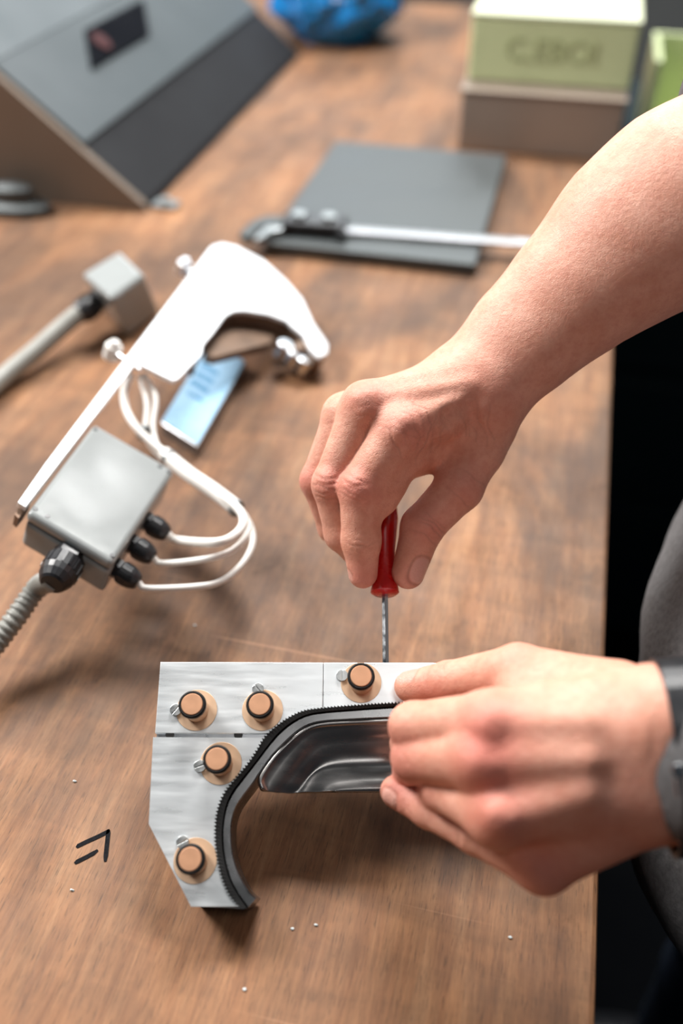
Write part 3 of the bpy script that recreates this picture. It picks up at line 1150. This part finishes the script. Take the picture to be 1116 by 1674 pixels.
# ================================================================ figure: implicit surface tools
class Field:
    def __init__(s, origin, axes, size, res):
        s.o = np.array(origin, float); s.A = np.array(axes, float); s.res = res
        s.n = tuple(int(math.ceil(v / res)) + 1 for v in size)
        s.ax = [np.arange(n, dtype=np.float32) * res for n in s.n]

    def loc(s, p):
        return s.A @ (np.array(p, float) - s.o)

    def new(s):
        return np.full(s.n, .06, np.float32)

    def sub(s, lo, hi):
        sl = []
        for k in range(3):
            a = max(0, int(math.floor(lo[k] / s.res))); b = min(s.n[k], int(math.ceil(hi[k] / s.res)) + 1)
            if b <= a:
                return None
            sl.append(slice(a, b))
        g = [s.ax[0][sl[0]][:, None, None], s.ax[1][sl[1]][None, :, None], s.ax[2][sl[2]][None, None, :]]
        return tuple(sl), g

    def cone(s, arr, a, b, ra, rb, k=.003, m=.014):
        a, b = s.loc(a), s.loc(b)
        R = max(ra, rb) + m + k
        q = s.sub(np.minimum(a, b) - R, np.maximum(a, b) + R)
        if q is None:
            return
        sl, (x, y, z) = q
        ba = (b - a).astype(np.float32); L2 = float(ba @ ba) + 1e-12
        px, py, pz = x - np.float32(a[0]), y - np.float32(a[1]), z - np.float32(a[2])
        t = np.clip((px * ba[0] + py * ba[1] + pz * ba[2]) / np.float32(L2), 0, 1)
        d = np.sqrt((px - ba[0] * t) ** 2 + (py - ba[1] * t) ** 2 + (pz - ba[2] * t) ** 2) - (np.float32(ra) + np.float32(rb - ra) * t)
        smin_into(arr, sl, d, k)

    def ell(s, arr, c, axes, rad, k=.003, m=.014):
        """ellipsoid, axes rows = world directions"""
        c = s.loc(c)
        R = max(rad) + m + k
        q = s.sub(c - R, c + R)
        if q is None:
            return
        sl, (x, y, z) = q
        Ax = np.array(axes) @ s.A.T
        px, py, pz = x - np.float32(c[0]), y - np.float32(c[1]), z - np.float32(c[2])
        u = [(px * a[0] + py * a[1] + pz * a[2]) / r_ for a, r_ in zip(Ax, rad)]
        k0 = np.sqrt(u[0] ** 2 + u[1] ** 2 + u[2] ** 2)
        k1 = np.sqrt((u[0] / rad[0]) ** 2 + (u[1] / rad[1]) ** 2 + (u[2] / rad[2]) ** 2) + 1e-9
        smin_into(arr, sl, (k0 * (k0 - 1) / k1).astype(np.float32), k)

    def groove(s, arr, c, axis, dors, amp, w, hl, wob=0.0, seed=0.0):
        """thin furrow across a surface near c: runs across axis, on the dors side, half length hl"""
        c = s.loc(c); R = hl * 1.9 + .008
        q = s.sub(c - R, c + R)
        if q is None:
            return
        sl, (x, y, z) = q
        ax_ = s.A @ (np.array(axis) / np.linalg.norm(axis)); dn = s.A @ (np.array(dors) / np.linalg.norm(dors))
        dn = dn - ax_ * (dn @ ax_); dn /= np.linalg.norm(dn)
        si = np.cross(ax_, dn)
        px, py, pz = x - c[0], y - c[1], z - c[2]
        t = px * ax_[0] + py * ax_[1] + pz * ax_[2]
        v = px * si[0] + py * si[1] + pz * si[2]
        h = px * dn[0] + py * dn[1] + pz * dn[2]
        t = t - wob * np.sin(v / hl * 2.4 + seed) - wob * .5 * np.sin(v / hl * 6.1 + seed * 2.3)
        f = amp * np.exp(-(t / w) ** 2) * np.exp(-(v / hl) ** 4) * np.clip(h / .003 + .5, 0, 1)
        arr[sl] += f.astype(np.float32)

    def mesh(s, d):
        ins = d < 0
        n = s.n
        c = np.zeros((n[0] - 1, n[1] - 1, n[2] - 1), np.uint8)
        for i in (0, 1):
            for j in (0, 1):
                for k in (0, 1):
                    c += ins[i:n[0] - 1 + i, j:n[1] - 1 + j, k:n[2] - 1 + k]
        I = np.argwhere((c > 0) & (c < 8))
        idx = np.full(c.shape, -1, np.int32)
        idx[I[:, 0], I[:, 1], I[:, 2]] = np.arange(len(I))
        acc = np.zeros((len(I), 3)); cnt = np.zeros(len(I))
        cor = [(i, j, k) for i in (0, 1) for j in (0, 1) for k in (0, 1)]
        V = {q: d[I[:, 0] + q[0], I[:, 1] + q[1], I[:, 2] + q[2]].astype(float) for q in cor}
        for a in cor:
            for ax_ in range(3):
                if a[ax_] == 0:
                    b = list(a); b[ax_] = 1; b = tuple(b)
                    va, vb = V[a], V[b]
                    m = (va < 0) != (vb < 0)
                    t = np.where(m, va / np.where(m, va - vb, 1), 0)
                    p = np.array(a, float)[None, :] + np.zeros((len(I), 3)); p[:, ax_] += t
                    acc[m] += p[m]; cnt[m] += 1
        P = (acc / cnt[:, None] + I) * s.res
        W = s.o + P @ s.A
        Fs = []
        for ax_ in range(3):
            o1, o2 = (ax_ + 1) % 3, (ax_ + 2) % 3
            sl0 = [slice(None)] * 3; sl1 = [slice(None)] * 3
            sl0[ax_] = slice(0, -1); sl1[ax_] = slice(1, None)
            a, b = ins[tuple(sl0)], ins[tuple(sl1)]
            E = np.argwhere(a != b)
            ok = (E[:, o1] > 0) & (E[:, o2] > 0) & (E[:, o1] < n[o1] - 1) & (E[:, o2] < n[o2] - 1)
            E = E[ok]
            fl = a[E[:, 0], E[:, 1], E[:, 2]]
            q = []
            for d1, d2 in ((1, 1), (0, 1), (0, 0), (1, 0)):
                e = E.copy(); e[:, o1] -= d1; e[:, o2] -= d2
                q.append(idx[e[:, 0], e[:, 1], e[:, 2]])
            q = np.stack(q, 1)
            q[~fl] = q[~fl][:, ::-1]
            Fs.append(q)
        return W, np.concatenate(Fs)


def smin_into(arr, sl, d, k):
    a = arr[sl]
    if k <= 0:
        arr[sl] = np.minimum(a, d)
    else:
        h = np.maximum(k - np.abs(a - d), 0) / k
        arr[sl] = np.minimum(a, d) - h * h * k * .25


def smin_all(a, b, k):
    h = np.maximum(k - np.abs(a - b), 0) / k
    return np.minimum(a, b) - h * h * k * np.float32(.25)


def nrm(v):
    v = np.array(v, float)
    return v / np.linalg.norm(v)


class Hand:
    """joints given as (px, py, depth, radius mm)"""

    def __init__(s, fingers, palm, arm, veins, nails, creases, blush, field, kpalm=.010, kfinger=.0012, kweb=.006, karm=.022):
        f = field
        s.f = f
        J = lambda q: D(q[0], q[1], q[2])
        pal = f.new()
        for a, b in palm:
            f.cone(pal, J(a), J(b), a[3] / 1000, b[3] / 1000, kpalm)
        for a, b in arm:
            f.cone(pal, J(a), J(b), a[3] / 1000, b[3] / 1000, karm)
        for (a, b, k) in veins:
            f.cone(pal, J(a), J(b), a[3] / 1000, b[3] / 1000, k)
        fin = f.new()
        for ch in fingers:
            one = f.new()
            for a, b in zip(ch, ch[1:]):
                f.cone(one, J(a), J(b), a[3] / 1000, b[3] / 1000, .0035)
            fin = smin_all(fin, one, np.float32(kfinger))
        tot = smin_all(pal, fin, np.float32(kweb))
        for (c, ax_, dn, amp, w, hl, wob, sd) in creases:
            f.groove(tot, c, ax_, dn, amp, w, hl, wob, sd)
        s.nail_defs = nails
        for (c, ax_, dn, hu, hv) in nails:
            cl = f.loc(c); Rr = max(hu, hv) * 1.8
            q = f.sub(cl - Rr, cl + Rr)
            if q is None:
                continue
            sl, (x, y, z) = q
            a = f.A @ nrm(ax_); n_ = f.A @ nrm(dn); n_ = nrm(n_ - a * (n_ @ a)); sd = np.cross(a, n_)
            px, py, pz = x - cl[0], y - cl[1], z - cl[2]
            u = (px * a[0] + py * a[1] + pz * a[2]) / hu
            v = (px * sd[0] + py * sd[1] + pz * sd[2]) / hv
            h = px * n_[0] + py * n_[1] + pz * n_[2]
            rr = (np.abs(u) ** 3 + np.abs(v) ** 3) ** (1 / 3)
            on = np.clip(h / .002 + 1.2, 0, 1)
            tot[sl] += (.00055 * np.exp(-((rr - 1.0) / .13) ** 2) * on * (rr < 1.6)).astype(np.float32)
            tot[sl] += (.00012 * (rr < 1) * on).astype(np.float32)
        s.V, s.F = f.mesh(tot)
        # tint
        n = len(s.V)
        red = np.zeros(n); nail = np.zeros(n); dk = np.zeros(n)
        for (c, r_, a) in blush:
            d = np.linalg.norm(s.V - c, axis=1)
            red += a * np.exp(-(d / r_) ** 2)
        for (c, ax_, dn, hu, hv) in nails:
            a = nrm(ax_); n_ = nrm(dn); n_ = nrm(n_ - a * (n_ @ a)); sd = np.cross(a, n_)
            q = s.V - c
            u, v, h = q @ a / hu, q @ sd / hv, q @ n_
            rr = (np.abs(u) ** 3 + np.abs(v) ** 3) ** (1 / 3)
            on = (h > -.0035) & (np.abs(h) < .012)
            nail = np.maximum(nail, np.clip((1.0 - rr) / .12, 0, 1) * on)
            dk = np.maximum(dk, np.exp(-((rr - 1.06) / .10) ** 2) * on * .55)
        for (c, ax_, dn, amp, w, hl, wob, sd_) in creases:  # narrow creases: their shade is painted into the skin tint
            if w > .0012:
                continue
            a = nrm(ax_); n_ = nrm(dn); n_ = nrm(n_ - a * (n_ @ a)); si = np.cross(a, n_)
            q = s.V - c
            t, v, h = q @ a, q @ si, q @ n_
            t = t - wob * np.sin(v / hl * 2.4 + sd_) - wob * .5 * np.sin(v / hl * 6.1 + sd_ * 2.3)
            dk = np.maximum(dk, np.exp(-(t / (w * 1.1)) ** 2) * np.exp(-(v / hl) ** 4) * (h > 0) * (np.linalg.norm(q, axis=1) < hl * 1.6) * min(.5, amp * 700))
        s.tint = np.stack([np.clip(red, 0, .85), nail, np.clip(dk, 0, 1)], 1)


def rframe(px0, py0, px1, py1, dep, half_w, depth0, depth1):
    """grid aligned with the line between two pixels at a given camera depth"""
    a, b = D(px0, py0, dep), D(px1, py1, dep)
    u = nrm(b - a)
    w = -_fw
    v = nrm(np.cross(w, u))
    w = np.cross(u, v)
    L = np.linalg.norm(b - a)
    o = a - v * half_w - w * (depth1 - dep)
    return o, np.array([u, v, w]), (L, 2 * half_w, (depth1 - depth0))


rng = np.random.RandomState(3)


def joint_creases(chain, i, dn, n=4, spread=.0042, amp=.0005, w=.0006, hl=None):
    a, c, b = [D(*q[:3]) for q in chain[i - 1:i + 2]]
    ax_ = nrm(nrm(c - a) + nrm(b - c))
    r_ = chain[i][3] / 1000
    hl = hl or r_ * .8
    out = []
    for k in range(n):
        off = spread * (k / (n - 1) - .5) * 2 if n > 1 else 0
        out.append((c + ax_ * (off + rng.uniform(-.0004, .0004)), ax_, dn, amp * rng.uniform(.6, 1.1), w * .85, hl * rng.uniform(.7, 1.1), .0007, rng.uniform(0, 6)))
    return out


CAMD = -_fw      # direction towards the camera
# ---------------------------------------------------------------- right hand
rI = [(656, 700, .503, 14.0), (590, 799, .504, 12.2), (590, 884, .510, 10.7), (593, 938, .513, 8.2)]
rM = [(598, 664, .511, 13.2), (544, 792, .517, 11.6), (560, 872, .526, 10.3), (585, 905, .538, 8.6)]
rR = [(565, 680, .526, 12.5), (520, 786, .534, 10.2), (545, 862, .546, 9.0), (585, 890, .555, 8.0)]
rP = [(568, 705, .546, 10.5), (533, 795, .556, 8.5), (555, 860, .562, 7.6), (592, 890, .565, 7.0)]
rT = [(800, 705, .526, 13.5), (750, 797, .520, 13.4), (690, 861, .516, 11.8), (667, 936, .514, 9.3)]
rpalm = [((797, 650, .516, 15), rI[0]), ((775, 622, .514, 15), rM[0]), ((768, 610, .526, 14), (562, 678, .530, 12)), ((768, 612, .536, 13), (568, 705, .546, 11)),
         ((750, 710, .528, 13), (684, 746, .524, 11)), ((668, 740, .515, 11), (620, 796, .512, 11.5)), ((620, 796, .512, 11.5), (615, 816, .513, 10.5)), ((770, 690, .530, 14), (720, 740, .530, 10)),
         ((700, 690, .535, 13), (610, 720, .545, 12)), ((760, 650, .530, 16), (640, 690, .530, 14)),
         ((800, 670, .522, 14), (785, 735, .522, 13))]
rst = [(787, 625, .519, 15, 30), (862, 548, .516, 19, 26), (945, 471, .511, 25, 24), (1037, 389, .505, 33, 29), (1125, 328, .500, 37.5, 30), (1370, 178, .492, 40, 30)]
rarm = []
for q0, q1 in zip(rst, rst[1:]):
    for sg, dd in ((1, 0), (-1, .009)):
        rarm.append(tuple((q[0] + sg * q[4] * .70, q[1] + sg * q[4] * .71, q[2] + dd, q[3]) for q in (q0, q1)))
P4 = lambda x, y, d, r_: (x, y, d, r_)
rveins = [(P4(770, 628, .500, 2.2), P4(610, 655, .5005, 2.6), .006), (P4(780, 640, .502, 2.0), P4(668, 690, .4925, 2.6), .006),
          (P4(790, 600, .5125, 1.2), P4(700, 610, .508, 1.2), .004), 
          (P4(596, 655, .4995, 5), P4(600, 668, .4995, 5), .008), (P4(660, 694, .4905, 5), P4(655, 704, .4905, 5), .008),
          (P4(584, 792, .4955, 4.5), P4(588, 803, .4955, 4.5), .006), (P4(538, 786, .5085, 4.5), P4(542, 796, .5085, 4.5), .006)]
thumb_ax = D(664, 950, .514) - D(694, 862, .516)
nd = nrm(_r * .62 - _fw * .74 - _up * .15)
rnails = [(D(670, 928, .514) + nd * .0080, thumb_ax, nd, .0078, .0062),
          (D(580, 948, .513) - nrm(_r) * .0062 + CAMD * .002, D(590, 945, .513) - D(584, 893, .512), nrm(-_r * .9 - _fw * .35), .0062, .0052)]
rcr = []
rcr += joint_creases(rI, 1, CAMD - _r * .4, 5, .0055, .00045)
rcr += joint_creases(rM, 1, CAMD - _r * .4, 5, .0055, .00045)
rcr += joint_creases(rI, 2, CAMD, 3, .003, .0004)
rcr += joint_creases(rT, 2, nrm(_r * .6 - _fw), 5, .0052, .0006)
rcr += joint_creases(rT, 1, nrm(_r * .6 - _fw), 4, .007, .0004)
for (x, y, dx, dy, n_, sprd, hl_, amp_) in ((668, 700, -.75, .66, 6, .011, .010, .00035), (598, 655, -.5, .85, 4, .007, .009, .00025), (720, 725, .8, .2, 7, .013, .016, .0004), (770, 720, .9, -.2, 6, .013, .016, .00035), (735, 665, .85, -.4, 4, .014, .009, .00018)):
    axv = nrm(_r * dx - _up * dy)
    for k in range(n_):
        c = D(x, y, .492 if x < 700 else .502) + axv * sprd * (k / (n_ - 1) - .5) * 2
        rcr.append((c - CAMD * .006, axv, CAMD, amp_ * rng.uniform(.5, 1.2), .0005, hl_ * rng.uniform(.6, 1.1), .0015, rng.uniform(0, 6)))
for (x, y, d_, dx, dy, amp_, w_, hl_) in ((727, 706, .497, .93, .35, .0048, .0034, .012), (704, 750, .506, .80, .60, .0036, .0028, .010), (768, 704, .506, .95, .1, .0040, .0050, .016),
                                        (636, 716, .488, .6, .8, .0, .001, .001), (560, 735, .500, .8, .6, .0008, .0020, .008)):
    rcr.append((D(x, y, d_), nrm(_r * dx - _up * dy), CAMD, amp_, w_, hl_, .0015, 1.0))
rblush = [(D(585, 795, .493), .011, .7), (D(538, 788, .506), .011, .65), (D(600, 650, .50), .013, .45), (D(664, 695, .49), .014, .5), (D(592, 945, .507), .011, .5),
          (D(770, 800, .508), .014, .35), (D(696, 860, .508), .012, .5), (D(668, 950, .505), .009, .4), (D(505, 785, .53), .010, .7), (D(800, 640, .50), .02, .25)]
fo, fa, fs = rframe(470, 985, 1290, 245, .52, .096, .430, .595)
RH = Hand([rI, rM, rR, rP, rT], rpalm, rarm, rveins, rnails, rcr, rblush, Field(fo, fa, fs, .0008))

# ---------------------------------------------------------------- left hand
lT = [(1010, 1135, .398, 14), (848, 1096, .430, 12.3), (732, 1114, .458, 9.8), (670, 1122, .4725, 8.2)]
lI = [(802, 1180, .393, 13), (676, 1188, .425, 11.2), (668, 1216, .449, 8.6), (690, 1232, .460, 8)]
lM = [(788, 1240, .389, 13.5), (680, 1238, .423, 11.2), (672, 1258, .444, 8.6), (700, 1268, .458, 8)]
lR = [(815, 1332, .385, 13), (728, 1290, .416, 10), (705, 1300, .440, 8.6), (700, 1300, .452, 8)]
lP = [(888, 1418, .392, 10.5), (778, 1362, .413, 9.0), (702, 1322, .433, 8.8), (648, 1294, .445, 8.0)]
lpalm = [((1058, 1155, .376, 17), lI[0]), ((1058, 1200, .370, 18), lM[0]), ((1058, 1270, .372, 18), lR[0]), ((1055, 1310, .380, 17), (888, 1410, .392, 12)),
         ((1010, 1140, .398, 14), (860, 1130, .418, 12)), ((1020, 1250, .395, 18), (830, 1260, .405, 14)), ((1020, 1250, .405, 18), (850, 1350, .405, 13)), ((980, 1180, .41, 16), (850, 1170, .42, 12))]
larm = [((1092, 1178, .372, 20), (1330, 1150, .365, 30)), ((1080, 1288, .378, 20.5), (1330, 1290, .372, 30))]
lveins = [(P4(960, 1180, .3655, 1.6), P4(820, 1180, .3815, 2.6), .012), (P4(960, 1242, .3615, 1.4), P4(820, 1245, .379, 2.4), .012), (P4(960, 1296, .3625, 1.4), P4(830, 1330, .374, 2.4), .012),
          (P4(806, 1176, .381, 5.5), P4(800, 1186, .381, 5.5), .008), (P4(812, 1330, .3725, 5.5), P4(818, 1334, .3725, 5.5), .008), (P4(784, 1246, .378, 5), P4(790, 1250, .378, 5), .008)]
lnails = [(D(638, 1304, .440), D(648, 1293, .445) - D(702, 1322, .433), nrm(-_fw * .9 - _up * .5 - _r * .25), .0052, .0046),
          (D(664, 1100, .4685), D(670, 1122, .4725) - D(732, 1114, .458), nrm(_up * .85 - _fw * .25), .0066, .0056)]
lcr = []
lcr += joint_creases(lT, 2, nrm(_up + CAMD * .6), 4, .005, .0004, .0008)
lcr += joint_creases(lP, 1, CAMD, 4, .004, .0004, .0008)
lcr += joint_creases(lI, 1, CAMD, 3, .004, .0004, .0008)
for k in range(5):
    lcr.append((D(1045 + k * 9, 1230, .352), nrm(_r), CAMD, .0005, .0011, .03, .002, k * 1.3))
lblush = [(D(803, 1185, .378), .016, .6), (D(785, 1240, .376), .016, .5), (D(815, 1340, .37), .016, .55), (D(890, 1430, .38), .016, .5), (D(660, 1250, .42), .020, .6), (D(850, 1080, .42), .014, .3), (D(650, 1295, .44), .012, .6), (D(700, 1125, .455), .014, .35), (D(1000, 1350, .37), .03, .3)]
fo, fa, fs = rframe(600, 1250, 1330, 1235, .40, .072, .325, .50)
LH = Hand([lI, lM, lR, lP, lT], lpalm, larm, lveins, lnails, lcr, lblush, Field(fo, fa, fs, .0011), karm=.008)

# ---------------------------------------------------------------- rest of the body (inside the clothes and out of frame)
RS, LS = np.array([.33, .60, 1.42]), np.array([.37, .20, 1.42])
RE, LE = D(1360, 180, .495), D(1480, 1225, .385)
f = Field((-.05, 0.0, .80), np.eye(3), (.75, .85, 1.0), .009)
bd = f.new()
f.cone(bd, RE, RS, .045, .06, .02, .05); f.cone(bd, LE, LS, .045, .06, .02, .05)
f.cone(bd, D(1290, 240, .495), RE, .036, .045, .02, .05)
f.cone(bd, D(1240, 1225, .375), LE, .032, .042, .02, .05)
f.cone(bd, RS, LS, .06, .06, .05, .05)
f.cone(bd, (.35, .40, 1.34), (.34, .40, .95), .12, .11, .06, .05)
f.cone(bd, (.36, .32, 1.3), (.35, .34, .95), .10, .10, .06, .05); f.cone(bd, (.36, .48, 1.3), (.35, .46, .95), .10, .10, .06, .05)
f.cone(bd, (.35, .40, 1.40), (.31, .40, 1.54), .055, .052, .03, .05)
f.ell(bd, (.27, .40, 1.64), np.eye(3), (.098, .076, .118), .02, .05)
f.ell(bd, (.225, .40, 1.585), np.eye(3), (.050, .045, .050), .03, .05)
f.cone(bd, (.178, .40, 1.645), (.160, .40, 1.610), .010, .015, .012, .05)
for sgn in (1, -1):
    f.ell(bd, (.285, .40 + sgn * .080, 1.63), np.eye(3), (.018, .010, .030), .008, .04)
BV, BF = f.mesh(bd)
person = empty('person', 'person in a dark grey fleece driving a screw, both forearms over the bench', 'person', (.34, .40, 0))
off = 0
VV, FF, TT = [], [], []
for v_, f_, t_ in ((RH.V, RH.F, RH.tint), (LH.V, LH.F, LH.tint), (BV, BF, np.zeros((len(BV), 3)))):
    VV.append(v_); FF.append(f_ + off); TT.append(t_); off += len(v_)
VV = np.concatenate(VV) - np.array([.34, .40, 0]); FF = np.concatenate(FF); TT = np.concatenate(TT)
me = bpy.data.meshes.new('body')
me.vertices.add(len(VV)); me.vertices.foreach_set('co', VV.astype(np.float32).ravel())
me.loops.add(FF.size); me.loops.foreach_set('vertex_index', FF.ravel().astype(np.int32))
me.polygons.add(len(FF)); me.polygons.foreach_set('loop_start', (np.arange(len(FF)) * 4).astype(np.int32))
me.polygons.foreach_set('use_smooth', np.ones(len(FF), bool))
me.update(calc_edges=True); me.validate()
ca = me.color_attributes.new('tint', 'FLOAT_COLOR', 'POINT')
ca.data.foreach_set('color', np.concatenate([TT, np.ones((len(TT), 1))], 1).astype(np.float32).ravel())
me.materials.append(SKIN)
body = bpy.data.objects.new('body', me); COL.objects.link(body); body.parent = person
print('body verts', len(VV))

PO = Vector((.34, .40, 0))


def cloth(name, m, prims, origin, size, res, k=.03, noise_amp=.004, label=None):
    f = Field(origin, np.eye(3), size, res)
    a = f.new()
    for p in prims:
        f.cone(a, *p, k, .07)
    V, Fc = f.mesh(a)
    V = V.copy()
    for i in range(len(V)):
        q = Vector(V[i])
        n1 = noise.noise(Vector((q.x * 9, q.y * 9, q.z * 22))) + .5 * noise.noise(Vector((q.x * 30 + 4, q.y * 30, q.z * 40)))
        d = nrm(V[i] - np.array([.36, .40, V[i][2]])) if name != 'sleeve' else np.zeros(3)
        V[i] += d * n1 * noise_amp
    me = bpy.data.meshes.new(name)
    me.from_pydata([tuple(Vector(v) - PO) for v in V], [], [tuple(int(x) for x in q) for q in Fc])
    me.polygons.foreach_set('use_smooth', np.ones(len(me.polygons), bool))
    me.materials.append(m)
    o = bpy.data.objects.new(name, me); COL.objects.link(o); o.parent = person
    if label:
        o['label'] = label
    return o


REc, LEc = RE, LE
sl_r0 = D(1298, 178, .500)
sl_l0 = D(1190, 1235, .372)
cloth('shirt', FABRIC, [(RS, LS, .085, .085), ((.33, .40, 1.36), (.285, .41, .93), .14, .145), ((.35, .31, 1.32), (.30, .33, .93), .125, .13), ((.35, .49, 1.32), (.285, .49, .93), .125, .135),
                        ((.26, .44, .99), (.222, .42, .92), .125, .127), ((.26, .32, .98), (.214, .335, .885), .12, .12), ((.30, .5, .99), (.235, .50, .93), .12, .12),
                        (RS, RE, .080, .068), (LS, LE, .080, .062), (RE, sl_r0, .066, .060), (LE, sl_l0, .056, .040)],
      (.03, -.05, .66), (.7, .95, .95), .0085, label='dark grey fleece top')
cloth('jeans', DENIM, [((.32, .34, .95), (.33, .32, .08), .105, .075), ((.32, .49, .95), (.33, .51, .08), .105, .075), ((.32, .34, .95), (.32, .49, .95), .12, .12)],
      (.12, .12, -.01), (.45, .6, 1.15), .012, k=.02)
for sy in (.32, .51):
    bm = BM()
    bmesh.ops.create_uvsphere(bm, u_segments=20, v_segments=12, radius=1)
    for v in bm.verts:
        v.co = Vector((.28 + v.co.x * .145, sy + v.co.y * .05, .045 + max(-.8, v.co.z) * .055)) - PO
    obj('shoe', bm, BLACKP, person, smooth=True)
bm = BM()
bmesh.ops.create_uvsphere(bm, u_segments=28, v_segments=18, radius=1)
for v in bm.verts:
    p = Vector((.285 + v.co.x * .100, .40 + v.co.y * .086, 1.672 + max(v.co.z, -.55) * .100))
    if v.co.x < -.45 and v.co.z < .35:
        p.x += .05
    v.co = p - PO
obj('hair', bm, HAIR, person, smooth=True)

# ---------------------------------------------------------------- wristwatch on the left wrist
wc = D(1128, 1235, .3735)
wx = nrm(D(1330, 1220, .368) - D(1085, 1233, .375))
wz = nrm(CAMD - wx * (CAMD @ wx)); wy = np.cross(wz, wx)
W = Plane(wc, wx, wy, wz)
watch = empty('wristwatch', 'black wristwatch with strap and metal buckle on the left wrist, right edge', 'watch', matrix=W.M)
bm = BM()
n = 48
rows = []
for k in range(n):
    a = 2 * math.pi * k / n
    ct, st = math.cos(a), math.sin(a)
    e = (abs(ct / .0375) ** 2.3 + abs(st / .0255) ** 2.3) ** (-1 / 2.3)
    row = []
    for (dx, dr) in ((-.011, 0), (-.0112, .0024), (.011, .0024), (.011, 0)):
        row.append(bm.verts.new((dx, (e + dr) * ct, (e + dr) * st)))
    rows.append(row)
for k in range(n):
    a, b = rows[k], rows[(k + 1) % n]
    for j in range(4):
        bm.faces.new((a[j], a[(j + 1) % 4], b[(j + 1) % 4], b[j]))
st_ = obj('strap', bm, BLACKP, watch, smooth=False, bevel=.0005)
bm = BM(); box(bm, (0, -.012, .0290), (.022, .026, .008))
obj('watch_case', bm, BLACKP, watch, bevel=.003, seg=3)
bm = BM(); cyl(bm, (-.0115, .0035, .0275), .0028, .004, 18)
obj('buckle', bm, CHROME, watch, bevel=.0005)
bm = BM(); box(bm, (-.0105, -.0035, .0275), (.005, .008, .004))
obj('lug', bm, CHROME, watch, bevel=.001)
